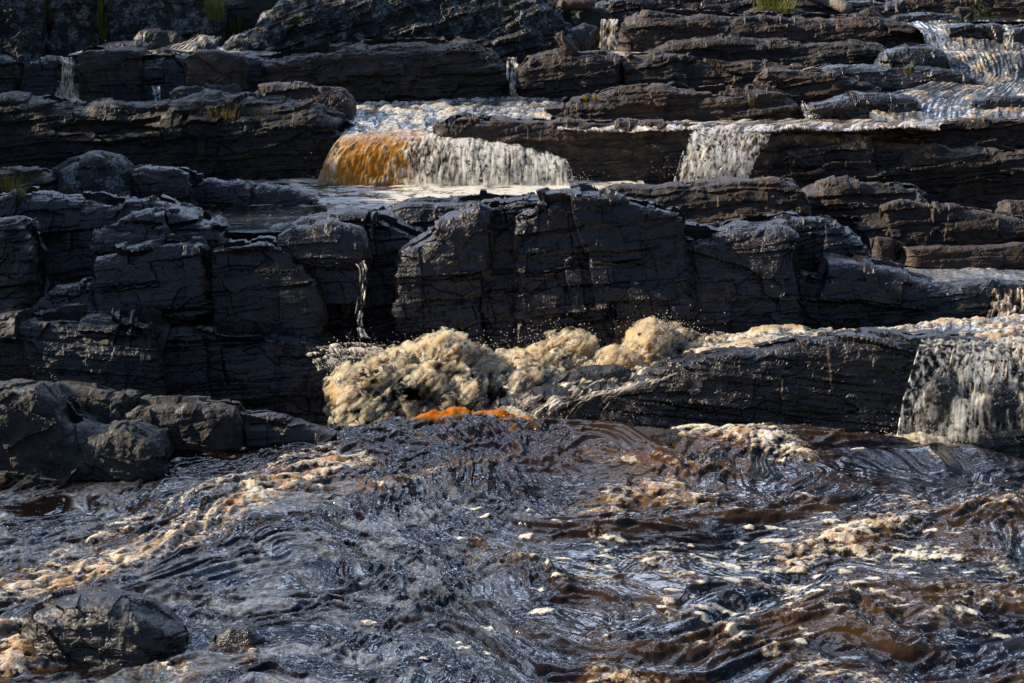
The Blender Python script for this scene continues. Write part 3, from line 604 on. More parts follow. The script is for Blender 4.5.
# small pools and channels
flat_water('pool', ZZ(306, 21.9), (-30, 60), (21.2, 22.2), lambda px, py, a, b: .4 * sm(.2, .5, a + b), amp=.015)
flat_water('pool', ZZ(276, 23.0), (860, 1080), (22.15, 25.2), lambda px, py, a, b: .05 + .35 * sm(.15, .6, a + b), amp=.05, aer_sheen=.5)  # bluish film puts the sky's reflection into the pool colour
flat_water('pool', ZZ(103, 31.0), (20, 300), (29, 31.3), lambda px, py, a, b: .5 + .5 * a, amp=.02)
flat_water('pool', ZZ(51, 33.0), (100, 290), (31.9, 33.4), lambda px, py, a, b: .55 + .5 * b, amp=.03)
flat_water('pool', ZZ(53, 32.6), (560, 690), (32.0, 33.5), lambda px, py, a, b: .6 + .5 * b, amp=.02)
flat_water('pool', ZZ(20, 33.8), (900, 1080), (33.2, 36), lambda px, py, a, b: .06 + .5 * sm(.3, .6, b) * sm(985, 940, px), amp=.01)

def rough_sheet(name, rows, fo, amp=.03, freq=(5, 8, 5), mat='river', n=2.0, am=None, cov=None, streak=None, seed=5, kind=None, label=None, cat=None, veil=None):
    """loft through rows = [(Y or (Yleft, Yright), [(px, py) ...]) ...], back row last row is lowest/nearest"""
    R_ = []
    wid = max(abs(r[1][-1][0] - r[1][0][0]) for r in rows); nu = max(int(wid / 1.2), 12); uu = np.linspace(0, 1, nu)
    for Yv, pts in rows:
        q = np.array(pts, float); L = np.concatenate([[0], np.cumsum(np.hypot(np.diff(q[:, 0]), np.diff(q[:, 1])))]); L /= L[-1]
        a, b = np.interp(uu, L, q[:, 0]), np.interp(uu, L, q[:, 1])
        Yr = Yv if np.isscalar(Yv) else np.interp(uu, np.linspace(0, 1, len(Yv)), Yv)
        R_.append(P(a, b, Yr + 0 * a))
    R_ = np.array(R_)
    L = np.concatenate([[0], np.cumsum([max(np.abs(np.array(rows[k + 1][1])[:, 1].mean() - np.array(rows[k][1])[:, 1].mean()), 3) for k in range(len(rows) - 1)])])
    nv = max(int(L[-1] / 1.1), 12); vv = np.linspace(0, L[-1], nv)
    # smooth loft (Catmull-Rom in v)
    idx = np.clip(np.searchsorted(L, vv, 'right') - 1, 0, len(L) - 2); t = ((vv - L[idx]) / (L[idx + 1] - L[idx]))
    g = lambda k: R_[np.clip(k, 0, len(L) - 1)]
    p0, p1, p2, p3 = g(idx - 1), g(idx), g(idx + 1), g(idx + 2); t = t[:, None, None]
    A = .5 * (2 * p1 + (p2 - p0) * t + (2 * p0 - 5 * p1 + 4 * p2 - p3) * t ** 2 + (3 * p1 - p0 - 3 * p2 + p3) * t ** 3)
    A = A.transpose(1, 0, 2)[:, ::-1]                      # u, v (v from near/low to far/high)
    U = np.broadcast_to(uu[:, None], A.shape[:2]); V = np.broadcast_to((1 - vv / L[-1])[None, ::-1] * 0 + (np.linspace(1, 0, nv))[None], A.shape[:2])  # V=1 at last row (bottom), 0 at first row (top)
    n1 = fbm(A * np.array(freq), 4, seed); n2 = fbm(A * np.array(freq) * 2.7, 4, seed + 9)
    wx = A[:, :, 0:1].mean(1, keepdims=True) * np.ones_like(A[..., :1])
    st = fbm(np.concatenate([wx * (streak or 11) + .9 * n1[..., None], V[..., None] * 2.4 * max(1, L[-1] / 60), 0 * wx + seed], -1), 4, seed + 3, .6)
    st = .75 * st + .7 * fbm(np.concatenate([wx * (streak or 11) * 2.9 + .5 * n1[..., None], V[..., None] * 3.6 * max(1, L[-1] / 60), 0 * wx + seed + 3.3], -1), 3, seed + 6, .6)
    A = A + normals(A) * (amp * (n1 + .5 * n2 + .9 * st * (streak is not None)))[..., None]
    nz = np.abs(normals(A)[..., 2]) if mat != 'fall' else 1
    at = {'foam': .35 * (1 - nz) + fo(U, V, n1, n2, st), 'amber': am(U, V, n1, n2, st) if am else 0 * U, 'aer_sheen': 0 * U + .25,
          'su': wx[..., 0], 'sv': A[..., 2] - A[..., 1] * .5, 'cover': np.clip(cov(U, V, n1, n2, st), -.2, 1.5) if cov else 0 * U + 1}
    o = grid_obj(name, A, M[mat], {k: v for k, v in at.items()}, center=(kind is None))
    tag(o, label, cat, None, kind)
    if veil:      # fine spray falling with the water
        tk = (veil(U, V) * sm(0, .06, U) * sm(1, .94, U) * (.25 + 1.1 * sm(-.2, .4, fbm(A * np.array([2.6, 2.6, 1.1]), 3, seed + 21) + .5 * n1)))[..., None]; Nn = normals(A)
        K = np.concatenate([A + Nn * (tk + .004), (A - Nn * .012)[:, ::-1]], 1); K = np.concatenate([K, K[:, :1]], 1)
        tag(grid_obj('spray_mist', K, VEIL, center=False), kind='stuff')
    return o
edge = lambda U, w=.08: sm(0, w, U) * sm(1, 1 - w, U)

# main fall: approach water, then the curtain
rough_sheet('stream', [(31.0, [(345, 104), (430, 100), (520, 98), (600, 98)]), (29.6, [(345, 112), (430, 108), (520, 108), (575, 107)]), (28.4, [(346, 124), (420, 122), (500, 122), (550, 122)]), (27.5, [(340, 140), (400, 136), (470, 138), (560, 146)])],
            lambda U, V, a, b, s: .36 + .65 * a + .45 * b + .1 * (U < .5), amp=.07, freq=(3, 3, 5), am=lambda U, V, a, b, s: .25 * sm(0, .6, a), kind='structure')
rough_sheet('waterfall', [(27.6, [(345, 133), (400, 131), (470, 135), (530, 145), (562, 156)]), (27.15, [(338, 140), (400, 138), (470, 141), (530, 150), (566, 160)]),
                          (26.85, [(326, 158), (400, 152), (470, 155), (530, 163), (572, 172)]), (26.7, [(318, 180), (400, 178), (470, 180), (575, 186)]), (26.6, [(312, 197), (400, 197), (470, 199), (580, 199)])],
            lambda U, V, a, b, s: (.52 + .38 * s * (.6 + .4 * V) + .45 * b + .25 * a + .22 * sm(.3, .5, U) * V - .26 * sm(.50, .18, U + .25 * a) + .12 * sm(.3, 1, V) + .4 * sm(.12, .0, U + .1 * a) + .3 * sm(.16, 0, V) * sm(.2, .5, .5 + a)),
            amp=.02, streak=15, freq=(7, 7, 5), mat='fall', am=lambda U, V, a, b, s: np.clip(.95 * sm(.52, .16, U + .28 * a + .16 * s) + .05, 0, 1) * (.65 + .35 * sm(-.4, .3, s)),  # amber left side: sun glow through thin peaty water put into the colour
            cov=lambda U, V, a, b, s: .64 + .5 * s + .4 * b + .6 * sm(.36, .3, U) - .35 * sm(.94, 1, U) - .25 * sm(.3, .42, U) * sm(.52, .44, U) + .4 * sm(.25, .05, V),
            veil=lambda U, V: .10 * sm(.22, .5, U) * sm(0, .3, V) + .05 * sm(.1, .02, U) + .05 * sm(.8, 1, V), label='wide curtain waterfall with glowing amber left side above the foam pool', cat='waterfall', seed=15)
rough_sheet('waterfall', [(27.6, [(700, 128), (730, 126), (772, 127)]), (27.1, [(690, 136), (725, 134), (770, 137)]), (26.75, [(680, 160), (715, 160), (756, 160)]), (26.6, [(670, 195), (705, 193), (742, 192)])],
            lambda U, V, a, b, s: .5 + .6 * s + .25 * V, amp=.04, streak=16, mat='fall', am=lambda U, V, a, b, s: .22 + 0 * U,
            cov=lambda U, V, a, b, s: .48 + .6 * s + .4 * b - .5 * sm(.75, 1, U) * sm(.6, 0, V) + .15 * V - .6 * sm(.12, 0, U) - .5 * sm(.9, 1, U), veil=lambda U, V: .12 * sm(0, .25, V) * sm(0, .15, U) * (1 - .7 * sm(.7, 1, U) * sm(.6, 0, V)), label='white fanning waterfall dropping between the flat slab and the long right ledge', cat='waterfall', seed=25)
# white channel L4
rough_sheet('stream', [(29.4, [(640, 121), (700, 120), (800, 116), (900, 115), (975, 112)]), (28.2, [(600, 124), (700, 123), (800, 121), (900, 120), (960, 121)]), (27.45, [(560, 126), (640, 127), (700, 125), (760, 127), (800, 125), (850, 126), (900, 124), (940, 126)]), (27.1, [(560, 131), (640, 134), (700, 130), (760, 134), (800, 129), (850, 132), (900, 128), (940, 131)])],
            lambda U, V, a, b, s: .42 + .6 * a + .45 * b, amp=.06, freq=(3, 4, 5), mat='fall', cov=lambda U, V, a, b, s: .95 + .5 * a + .4 * b - .7 * sm(.7, 1, V), am=lambda U, V, a, b, s: .1 + 0 * U, kind='structure')
# right channel cascade
rough_sheet('stream', [(33.6, [(900, 22), (950, 20), (1000, 21), (1060, 20)]), (32.9, [(910, 26), (950, 25), (1000, 27), (1060, 27)]), (32.2, [(922, 33), (950, 34), (1000, 36), (1060, 38)]), (31.6, [(928, 50), (960, 50), (1000, 51), (1060, 51)]),
                       (31.1, [(940, 54), (980, 54), (1020, 53), (1060, 53)]), (30.6, [(950, 72), (980, 76), (1020, 78), (1060, 78)]), (30.0, [(925, 84), (980, 86), (1020, 84), (1060, 84)]), (29.3, [(880, 97), (940, 98), (1000, 97), (1060, 96)]), (28.6, [(870, 108), (930, 110), (980, 108), (1060, 106)]), (28.0, [(870, 122), (930, 122), (980, 122), (1060, 122)])],
            lambda U, V, a, b, s: .28 + .6 * a + .4 * b + .3 * s, amp=.03, freq=(3.5, 3, 4), streak=6, am=lambda U, V, a, b, s: .3 * sm(.1, .6, a), kind='structure', seed=33)
# small falls
def small_fall(label, rows, seed, fo=.55, cv=.7, am=.15, streak=12):
    return rough_sheet('waterfall', rows, lambda U, V, a, b, s: fo + .6 * s + .2 * b, amp=.03, streak=streak, mat='fall', am=lambda U, V, a, b, s: am + 0 * U,
                cov=lambda U, V, a, b, s: cv + .7 * s - .7 * (1 - edge(U, .2)), label=label, cat='waterfall', seed=seed)
small_fall('narrow creamy waterfall beside the square reddish block on the left', [(31.8, [(56, 57), (74, 58)]), (31.3, [(60, 62), (74, 62)]), (31.0, [(59, 78), (75, 80)]), (30.8, [(54, 94), (78, 96)]), (30.6, [(52, 102), (92, 104)])], 41, .6, .85, .3)
small_fall('sloping stream of foam tumbling down from the upper left shadow', [(33.6, [(196, 34), (222, 36)]), (33.0, [(180, 42), (220, 46)]), (32.6, [(150, 50), (240, 52)]), (31.9, [(138, 54), (245, 54)])], 43, .55, .8, .1)
small_fall('thin fall in the gap beside the stump block', [(31.9, [(502, 58), (522, 57)]), (31.4, [(504, 62), (520, 62)]), (31.0, [(505, 80), (518, 80)]), (30.9, [(508, 99), (520, 99)])], 45, .5, .55, .05)
small_fall('small double waterfall under the grey capstone at the top', [(33.4, [(598, 20), (622, 19)]), (32.9, [(598, 24), (620, 23)]), (32.7, [(598, 36), (618, 36)]), (32.6, [(596, 50), (622, 50)])], 47, .5, .75, .2)
small_fall('thin white trickle zigzagging down the dark wall', [(21.9, [(352, 262), (368, 260)]), (21.6, [(358, 272), (369, 274)]), (21.4, [(356, 300), (366, 302)]), (21.2, [(350, 322), (364, 324)]), (20.9, [(340, 338), (372, 338)])], 49, .36, .45, .0, 14)
small_fall('thin spill beside the dark rock at the upper right edge', [(32.9, [(1000, 28), (1018, 28)]), (31.9, [(1003, 34), (1014, 34)]), (31.6, [(998, 52), (1016, 52)])], 51, .6, .75, .1)
small_fall('tiny white spill at the end of the sunlit brown ledge', [(28.7, [(798, 102), (806, 101)]), (28.4, [(800, 107), (809, 106)]), (28.1, [(802, 118), (816, 118)])], 53, .42, .42, .0)
small_fall('thin dribble dropping from the wet blue step', [(31.3, [(150, 86), (162, 86)]), (31.0, [(152, 90), (161, 90)]), (30.8, [(154, 104), (162, 104)])], 55, .55, .7, .0)
small_fall('low amber spill out of the right pool', [(22.3, [(975, 284), (1060, 286)]), (21.9, [(980, 292), (1060, 294)]), (21.5, [(980, 308), (1060, 310)]), (21.2, [(975, 322), (1060, 322)])], 57, .42, .45, .3, 9)
# stream rushing along the black ledge into the splash
rough_sheet('stream', [((21.4, 21.3, 21.2), [(690, 342), (770, 326), (860, 330), (940, 320), (1080, 312)]), ((21.0, 20.9, 20.8), [(690, 350), (770, 336), (860, 336), (940, 330), (1080, 320)]), ((20.4, 20.4, 20.4), [(660, 368), (740, 346), (860, 341), (940, 335), (1080, 330)]), ((19.95, 19.95, 19.95), [(640, 388), (720, 367), (860, 353), (940, 348), (1080, 350)])],
            lambda U, V, a, b, s: .46 + .6 * a + .5 * b + .15 * (U < .3), amp=.055, freq=(3.4, 5, 5), am=lambda U, V, a, b, s: .3 * sm(-.1, .5, a), kind='structure', seed=61)
rough_sheet('waterfall', [(20.2, [(925, 338), (980, 338), (1070, 340)]), (19.75, [(920, 344), (980, 346), (1070, 346)]), (19.45, [(912, 370), (970, 370), (1070, 366)]), (19.2, [(902, 405), (965, 405), (1070, 400)]), (19.05, [(895, 452), (960, 452), (1070, 450)])],
            lambda U, V, a, b, s: .5 + .6 * s + .2 * b + .2 * (U > .4), amp=.03, streak=11, freq=(7, 7, 4), mat='fall', am=lambda U, V, a, b, s: .15 + .2 * sm(.45, .6, U),
            cov=lambda U, V, a, b, s: .34 - .16 * sm(.4, .1, U) + .85 * s + .35 * b + .45 * a - .12 * sm(.5, .3, U) - 1.5 * sm(.10, 0, U), veil=lambda U, V: .12 * sm(.05, .3, V) * sm(.05, .35, U) * (.08 + .88 * np.exp(-((U - .30 - .22 * (1 - V)) / .13) ** 2) + .35 * sm(.75, .9, U)), label='splashing waterfall over black rocks at the lower right', cat='waterfall', seed=71)
# thin sheets sliding over the left end of the black ledge
rough_sheet('stream', [(20.6, [(560, 372), (640, 366), (720, 348)]), (20.2, [(540, 386), (610, 380), (700, 362)]), (19.85, [(520, 398), (600, 394), (680, 374)]), (19.55, [(495, 412), (560, 408), (640, 396)]), (19.35, [(480, 440), (540, 438), (610, 436)])],
            lambda U, V, a, b, s: .46 + .5 * a + .5 * s, amp=.05, streak=4, freq=(4, 4, 5), mat='fall', am=lambda U, V, a, b, s: .1 + 0 * U,
            cov=lambda U, V, a, b, s: .5 + .6 * s + .45 * a - .55 * sm(.35, .7, V) * sm(.35, .7, U) - .3 * sm(.9, 1, U), kind='structure', seed=77)
rough_sheet('stream', [(21.2, [(300, 350), (345, 342), (400, 346), (470, 350)]), (20.8, [(306, 356), (350, 348), (400, 352), (480, 362)]), (20.5, [(318, 372), (350, 358), (390, 362), (480, 378)])],
            lambda U, V, a, b, s: .42 + .6 * a + .3 * b, amp=.04, mat='fall', cov=lambda U, V, a, b, s: .6 + .8 * a + .4 * b - .4 * (1 - edge(U, .2)), am=lambda U, V, a, b, s: .15 * sm(0, .5, U), kind='structure', seed=79)

# churning foam (billowing masses)
def foam_disp(k):
    def f(A, sd):
        q = A * np.array([1, 1, 1.0]); qs = q.copy(); qs[..., 0] = q[..., 0] * .8 - q[..., 2] * .6; qs[..., 2] = (q[..., 2] * .8 + q[..., 0] * .6) * .38; w = np.stack([perlin(q * 3, sd), perlin(q * 3 + 5, sd), perlin(q * 3 + 11, sd)], -1) * .12
        return k * (.26 * billow((q + w) * 2.4, 3, sd) + .075 * billow((qs + w) * np.array([7, 7, 5]), 5, sd + 4, .66) + .065 * ridged(qs * np.array([14, 14, 9]), 4, sd + 9, .65) + .035 * ridged(qs * np.array([34, 34, 20]), 4, sd + 14, .7) - .19)
    return f
def foam_mass(top, bot, Y, depth, k=1.0, rd=.5, am=.3, **kw):
    A = rock_geo(top, bot, Y, depth, rd=rd, re=.35, lean=.15, disp=foam_disp(k), dens=1.15, **kw)
    q = A.copy(); q[..., 0] = (A[..., 0] * .8 - A[..., 2] * .6) * 1.3; q[..., 2] = (A[..., 2] * .8 + A[..., 0] * .6) * .5
    n = fbm(q * 2.6, 4, 91); n2 = fbm(q * 9, 4, 92)
    o = grid_obj('foam', A, M['river'], {'foam': .82 + .9 * n + .6 * n2, 'amber': np.clip(am + 1.9 * n + .8 * n2, 0, 1) * .42, 'aer_sheen': 0 * n + .3}, center=False)
    tag(o, kind='stuff')
    B_ = A + normals(A) * (.02 + .09 * billow(A * np.array([6, 6, 4]) + 3, 4, 95))[..., None]
    o = grid_obj('foam_wisps', B_, M['fall'], {'foam': 3 + 0 * n, 'amber': np.clip(am + 1.2 * n, 0, 1) * .5, 'aer_sheen': 0 * n, 'su': A[..., 0] - .3 * A[..., 2], 'sv': A[..., 2] + A[..., 1] * .4, 'cover': -.25 + .75 * sm(.15, .75, normals(A)[..., 2]) + .4 * n2 + .3 * n}, center=False)
    tag(o, kind='stuff')
    K = A.copy(); K = K + normals(K) * (.035 + .11 * billow(A * 3 + 5, 3, 97) * .8)[..., None]; K = np.concatenate([K, K[:, :1]], 1)
    tag(grid_obj('spray_mist', K, MIST, center=False), kind='stuff')
foam_mass([(338, 416), (346, 394), (360, 378), (382, 371), (410, 371), (430, 358), (445, 354), (465, 358), (480, 366), (505, 380), (530, 384), (560, 388), (590, 400)], 450, 20.1, .9, 1.0, am=.35)
foam_mass([(478, 382), (500, 372), (520, 374), (535, 358), (555, 348), (572, 351), (590, 365), (615, 370), (640, 372)], 410, 20.7, .7, .8, rd=.35, am=.3)
foam_mass([(624, 366), (632, 350), (650, 338), (676, 336), (694, 342), (706, 350), (722, 354)], 382, 21.0, .6, .7, rd=.3, am=.3)
foam_mass([(586, 378), (598, 364), (612, 358), (628, 364), (640, 374)], 388, 20.5, .4, .4, rd=.2, am=.5)
foam_mass([(440, 440), (470, 432), (492, 424), (505, 416), (516, 424), (530, 434), (548, 440)], 452, 19.15, .3, .35, rd=.15, am=.1)
foam_mass([(878, 448), (900, 445), (925, 444), (945, 447), (960, 452)], 458, 18.9, .2, .3, rd=.1, am=.1)

# spray droplets thrown up by the splashes (one mass nobody could count)
def droplets():
    base = np.array([[1,0,0],[-1,0,0],[0,1,0],[0,-1,0],[0,0,1],[0,0,-1]], float); fc = np.array([[0,2,4],[2,1,4],[1,3,4],[3,0,4],[2,0,5],[1,2,5],[3,1,5],[0,3,5]])
    V, Fc = [], []; nb = 0
    def burst(px, py, Y, sx, sy, n, r=.009):
        n, r = int(n * 1.8), r * .55
        nonlocal nb
        for _ in range(n):
            a, b = px + rng.normal() * sx, py - abs(rng.normal()) * sy + rng.normal() * sy * .25
            c = P(a, b, Y + rng.normal() * .15); rr = r * rng.uniform(.35, 1.1)
            V.append(base * rr * np.array([1, 1, rng.uniform(1, 1.8)]) + c); Fc.append(fc + nb); nb += 6
    burst(345, 372, 20.0, 14, 14, 160); burst(385, 360, 20.1, 25, 9, 120); burst(455, 350, 20.3, 30, 8, 130); burst(555, 345, 20.6, 22, 10, 130)
    burst(665, 332, 20.9, 22, 9, 150); burst(500, 425, 19.0, 22, 10, 200, .008); burst(740, 438, 18.7, 40, 6, 50, .007); burst(930, 440, 18.9, 30, 12, 120)
    burst(1000, 400, 19.0, 30, 30, 120); burst(620, 420, 19.5, 40, 10, 30, .007); burst(575, 185, 26.5, 12, 8, 60); burst(700, 175, 26.5, 25, 12, 60); burst(320, 185, 26.5, 10, 10, 50); burst(850, 436, 19.3, 60, 6, 25, .006)
    burst(480, 440, 18.6, 60, 4, 60, .007)
    V_ = np.concatenate(V); me = np_mesh('spray', V_, np.concatenate(Fc))
    me.attributes.new('foam', 'FLOAT', 'POINT').data.foreach_set('value', np.ones(len(V_), np.float32))
    tag(link('spray', me, M['river']), kind='stuff')
droplets()

# ------------------------------------------------------------------ PLANTS AND WOOD
def plain(name, c1, c2, rough=.6, scale=(8, 8, 8), trans=0, bump=.4):
    m, n, l, B = new_mat(name)
    tc = n.new('ShaderNodeTexCoord').outputs['Object']
    mp = nnode(n, l, 'ShaderNodeMapping', {'Vector': tc, 'Scale': scale}).outputs[0]
    no = nnode(n, l, 'ShaderNodeTexNoise', {'Vector': mp, 'Scale': 1, 'Detail': 6}).outputs['Fac']
    mx = nnode(n, l, 'ShaderNodeMix', {0: no, 6: (*c1, 1), 7: (*c2, 1)}, data_type='RGBA')
    l.new(mx.outputs[2], B.inputs['Base Color']); B.inputs['Roughness'].default_value = rough
    b = nnode(n, l, 'ShaderNodeBump', {'Strength': bump, 'Distance': .02, 'Height': no}); l.new(b.outputs[0], B.inputs['Normal'])
    if trans:
        t = nnode(n, l, 'ShaderNodeBsdfTranslucent', {'Color': mx.outputs[2]})
        x = nnode(n, l, 'ShaderNodeMixShader', {0: trans, 1: B.outputs[0], 2: t.outputs[0]}); l.new(x.outputs[0], n['Material Output'].inputs[0])
    return m
M['grass'] = plain('yellow green grass', (.10, .12, .012), (.22, .20, .02), .5, trans=.45)
M['dry'] = plain('dry yellow grass', (.22, .15, .03), (.14, .10, .025), .6, trans=.4)
M['wood'] = plain('bleached driftwood', (.36, .30, .24), (.22, .17, .13), .75, (30, 4, 30), bump=.8)
M['redwood'] = plain('reddish driftwood', (.12, .07, .05), (.07, .045, .035), .75, (25, 25, 4), bump=.8)
M['flower'] = plain('yellow petals', (.55, .38, .02), (.5, .28, .01), .5, trans=.3)
bpy.context.view_layer.update(); DG = bpy.context.evaluated_depsgraph_get()
from mathutils import Vector
def ground(px, py, Y):
    """the rock surface a plant or a stick stands on"""
    d = Vector(P(px, py, Y)) - Vector((0, 0, CAM_H)); ok, hit, *_ = S.ray_cast(DG, Vector((0, 0, CAM_H)) + d * .3, d.normalized(), distance=60)
    return np.array(hit) if ok and abs(hit[1] - Y) < 4 else P(px, py, Y)
def tuft(label, px, py, Y, h, w, n, mat='grass', lean=0.0, seed=1, name='grass_tuft', droop=.35, group=None):
    r = np.random.default_rng(seed); base = ground(px, py, Y); V = []; Fs = []
    for _ in range(n):
        a = r.uniform(0, 2 * math.pi); rad = w * .5 * math.sqrt(r.uniform())
        b = np.array([math.cos(a) * rad, math.sin(a) * rad * .6, -.05 - r.uniform(0, .3) * h]); hh = h * r.uniform(.5, 1.1)
        out = np.array([math.cos(a), math.sin(a) * .6, 0]) * hh * droop * r.uniform(.2, 1.3) + np.array([lean * hh, 0, 0])
        wd = np.array([math.cos(a + 1.6), math.sin(a + 1.6) * .5, 0]) * max(.004, h * .028); k0 = len(V)
        for k in range(5):
            t = k / 4; c = b + np.array([0, 0, hh * t * (1 - .25 * t * droop)]) + out * t * t; f = (1 - t) ** .7 + .03
            V += [c - wd * f, c + wd * f]
        Fs += [(k0 + 2 * k, k0 + 2 * k + 1, k0 + 2 * k + 3, k0 + 2 * k + 2) for k in range(4)]
    me = bpy.data.meshes.new(name); me.from_pydata([tuple(v) for v in V], [], Fs)
    for p in me.polygons: p.use_smooth = True
    return tag(link(name, me, M[mat], None, base), label, 'grass', group)
tuft('bright yellow green grass tuft on the flat dark rock', 908, 72, 30.1, .30, .12, 40, seed=2)
tuft('tall yellow grass at the left edge on the low grey bank rock', 8, 192, 24.1, .42, .30, 60, 'dry', seed=3)
tuft('green grass clump right of the tall yellow grass at the left edge', 18, 190, 24.0, .25, .22, 45, seed=4)
tuft('lone yellow stalk at the left edge beside the small pool', 14, 318, 21.2, .22, .03, 8, 'dry', seed=5, droop=.1)
tuft('hanging yellow grass between two lichened rocks at the top left', 98, 24, 33.0, .75, .35, 90, seed=6)
tuft('yellow blossom weed at the very top left', 46, 10, 33.0, .35, .3, 40, 'dry', seed=7)
tuft('yellow green tuft at the head of the upper left stream', 236, 26, 32.6, .30, .40, 60, seed=8)
tuft('dark green weeds above the upper left stream', 212, 8, 33.6, .5, .5, 80, seed=9)
tuft('dry grass patch on top of the long mossy ledge', 222, 112, 27.5, .22, .55, 120, 'dry', seed=10)
tuft('smaller dry grass patch right of the one on the mossy ledge', 262, 112, 27.5, .16, .45, 80, 'dry', seed=11)
tuft('low moss tuft at the left end of the grass on the mossy ledge', 172, 118, 27.4, .12, .2, 40, seed=12)
tuft('green grass fringe above the flat grey slab at the top', 775, 8, 34.2, .45, .8, 110, seed=13)
tuft('small green sprig on the brown shelf beside the pale patch', 694, 234, 22.3, .12, .06, 14, seed=14)
tuft('second small green sprig right of the first on the brown shelf', 710, 232, 22.3, .12, .06, 14, seed=15)
tuft('thin yellow stalks at the right edge beside the pool', 1016, 254, 23.3, .16, .05, 8, 'dry', seed=16, droop=.1)
tuft('sparse grass blades on the sunlit brown ledge', 752, 100, 28.6, .16, .12, 14, seed=17)
tuft('small green clump at the left end of the upper left rocks', 8, 68, 31.5, .2, .2, 40, seed=18)
tuft('thin moss fringe under the big lichened slab', 402, 45, 31.5, .1, .35, 60, seed=19)
tuft('green weed beside the second pale spill block', 126, 212, 23.9, .14, .2, 30, seed=20)
# yellow flower on the sunlit slope
def flower():
    b = ground(590, 103, 28.5); e = bpy.data.objects.new('flower_plant', None); C.objects.link(e); e.location = b
    tag(e, 'pair of small yellow flowers on the sunlit brown slope', 'flower')
    for dx in (-.05, .06):
        mb = MB(); mb.tube([(dx, 0, -.04), (dx * 1.1, 0, .03), (dx * 1.2, 0, .08)], [.006, .005, .004], 5); mb.build('stem', M['grass'], e)
        V = []; Fs = []
        for k in range(7):
            a = k * 2 * math.pi / 7; c = np.array([dx * 1.2, 0, .085]); o_ = np.array([math.cos(a), -.4, math.sin(a)]); s_ = np.array([-math.sin(a), 0, math.cos(a)])
            k0 = len(V); V += [c, c + o_ * .025 + s_ * .013, c + o_ * .045, c + o_ * .025 - s_ * .013]; Fs.append((k0, k0 + 1, k0 + 2, k0 + 3))
        me = bpy.data.meshes.new('petals'); me.from_pydata([tuple(v) for v in V], [], Fs); link('petals', me, M['flower'], e)
flower()
def wood(name, label, cat, branches, Y, mat, n=10, rough=.08):
    mb = MB(); Y = ground(branches[0][0][0][0], max(branches[0][0][0][1], 2) + 3, Y)[1] + .1
    for i, (pts, rad) in enumerate(branches):
        q = np.array([P(a, b, Y + c) for a, b, c in pts]); k = 12
        t = np.linspace(0, 1, len(q)); tt = np.linspace(0, 1, k)
        qq = np.stack([np.interp(tt, t, q[:, j]) for j in range(3)], -1) + np.random.default_rng(i + 3).normal(size=(k, 3)) * np.mean(rad) * .08
        mb.tube(list(qq), list(np.interp(tt, np.linspace(0, 1, len(rad)), rad)), n, seed=i, rough=rough)
    o = mb.build(name, M[mat], None, P(branches[0][0][0][0], branches[0][0][0][1], Y)); tag(o, label, cat)
wood('log', 'thick pale bleached log lying at the top right', 'log', [([(800, -14, 0), (822, -2, 0), (850, 11, -.3)], [.13, .12, .085])], 33.6, 'wood')
wood('stump', 'small reddish driftwood stump with a split point', 'driftwood', [([(574, 54, 0), (566, 46, 0), (560, 36, 0), (556, 34, 0)], [.10, .09, .05, .015]), ([(568, 50, -.03), (563, 40, -.03), (562, 31, -.03)], [.07, .04, .012]), ([(562, 44, -.02), (557, 38, -.02), (554, 37, 0)], [.04, .025, .01])], 31.1, 'redwood')
wood('log', 'short brown log wedged beside the grey capstone at the top', 'log', [([(560, 5, 0), (575, 4, 0), (592, 6, 0)], [.10, .11, .09])], 33.5, 'redwood')
wood('broken_stick', 'broken pale stick lying on the blunt grey brown rock', 'stick', [([(791, 65, 0), (800, 69, 0), (808, 72, 0)], [.02, .03, .02])], 29.9, 'wood', 7)
wood('broken_stick', 'thinner pale stick beside the broken one on the blunt rock', 'stick', [([(803, 70, 0), (812, 68, 0), (822, 70, 0)], [.015, .025, .015])], 30.0, 'wood', 7)

# ------------------------------------------------------------------ left bank trees, added unseen woods, undergrowth
M['leaf'] = plain('dark leaves', (.035, .055, .012), (.07, .08, .02), .5, trans=.3)
M['bark'] = plain('grey brown bark', (.12, .09, .07), (.07, .055, .045), .85)
def leaf_cloud(name, centers, radii, n, size, mat, parent=None, loc=(0, 0, 0), seed=3):
    r = np.random.default_rng(seed); k = r.integers(0, len(centers), n); d = r.normal(size=(n, 3)); d /= np.linalg.norm(d, axis=1, keepdims=True)
    c = np.array(centers)[k] + d * np.array(radii)[k][:, None] * (r.uniform(.25, 1, (n, 1)) ** .5)
    a = r.normal(size=(n, 3)); a /= np.linalg.norm(a, axis=1, keepdims=True); b = np.cross(a, r.normal(size=(n, 3))); b /= np.linalg.norm(b, axis=1, keepdims=True)
    sz = size * r.uniform(.5, 1.3, (n, 1)); V = np.stack([c - a * sz, c + b * sz * .5, c + a * sz, c - b * sz * .5], 1).reshape(-1, 3)
    return link(name, np_mesh(name, V, np.arange(4 * n).reshape(-1, 4), smooth=False), M[mat], parent, loc)
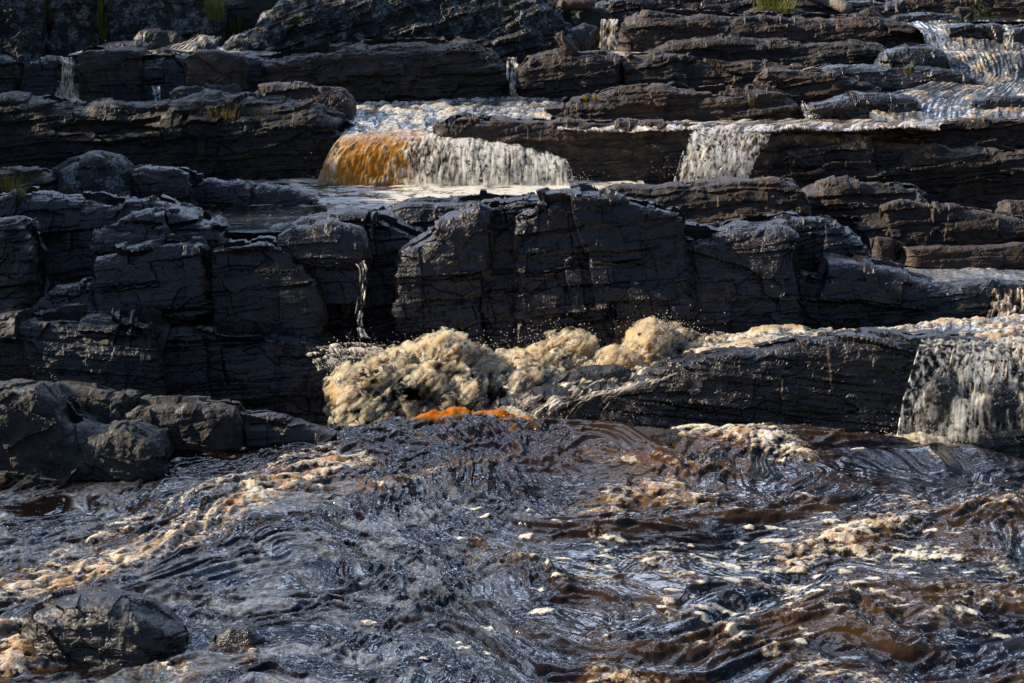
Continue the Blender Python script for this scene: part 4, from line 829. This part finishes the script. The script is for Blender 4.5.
def unseen_woodland(name, trees, n, seed):
    """trees outside the frame, largely added for their light: one mass of trunks and leaves that shades the rocks and stands in the water's reflections"""
    r = np.random.default_rng(seed); mb = MB(); cs, rs = [], []
    for (x, y, z, h) in trees:
        o = np.array([x, y, z]); mb.tube([o + (0, 0, -.5), o + (.05, 0, h * .3), o + (-.05, .1, h * .65), o + (0, 0, h * .95)], [.02 * h, .016 * h, .01 * h, .003 * h], 7)
        for k in range(13):
            t = r.uniform(.22, .95); a = r.uniform(0, 6.28); q = h * .24 * (1.15 - t) * 1.4 * r.uniform(.4, 1)
            cs.append(o + np.array([math.cos(a) * q, math.sin(a) * q, h * (t + .04)])); rs.append(h * r.uniform(.08, .15))
    tag(mb.build('unseen_trunks', M['bark']), kind='stuff')
    tag(leaf_cloud(name, cs, rs, n * len(trees), .17, 'leaf', seed=seed), kind='stuff')
LEFT = [(-12.2, 29.5, 6.0), (-13.6, 32.6, 8.0), (-11.4, 25.6, 5.2), (-15.2, 27.4, 8.0), (-10.8, 22.4, 4.4), (-12.6, 36.0, 8.0), (-14.0, 23.6, 7.0)]
unseen_woodland('unseen_woodland', [(x, y, .8 + .09 * (y - 20), h) for x, y, h in LEFT], 5000, 200)
rw = np.random.default_rng(77)
unseen_woodland('unseen_woodland', [(x + rw.uniform(-1, 1), 46 + rw.uniform(-2, 4), 6.2, rw.uniform(2.5, 5)) for x in np.arange(-24, 25, 6.5)], 2600, 210)  # unseen trees added upstream to darken the water's reflections
unseen_woodland('unseen_woodland', [(x + rw.uniform(-1, 1), -14 + rw.uniform(-4, 3) + .012 * x * x, 1.5, rw.uniform(13, 19)) for x in np.arange(-40, 41, 5)]  # unseen trees added behind the camera and on the right to cut sky fill
         + [(20 + rw.uniform(-1, 3), y, 2.5, rw.uniform(8, 12)) for y in np.arange(-8, 42, 5)], 3600, 220)
def undergrowth():
    r = np.random.default_rng(5); cs = []
    for _ in range(170):
        x = r.uniform(-11, 11); y = r.uniform(35.6, 41.5); cs.append((x, y, np.interp(y, [34.5, 36, 38, 44], [2.6, 2.9, 3.6, 6.0]) + .1))
    tag(leaf_cloud('undergrowth', cs, [.55] * len(cs), 42000, .06, 'leaf', seed=8), kind='stuff')
undergrowth()
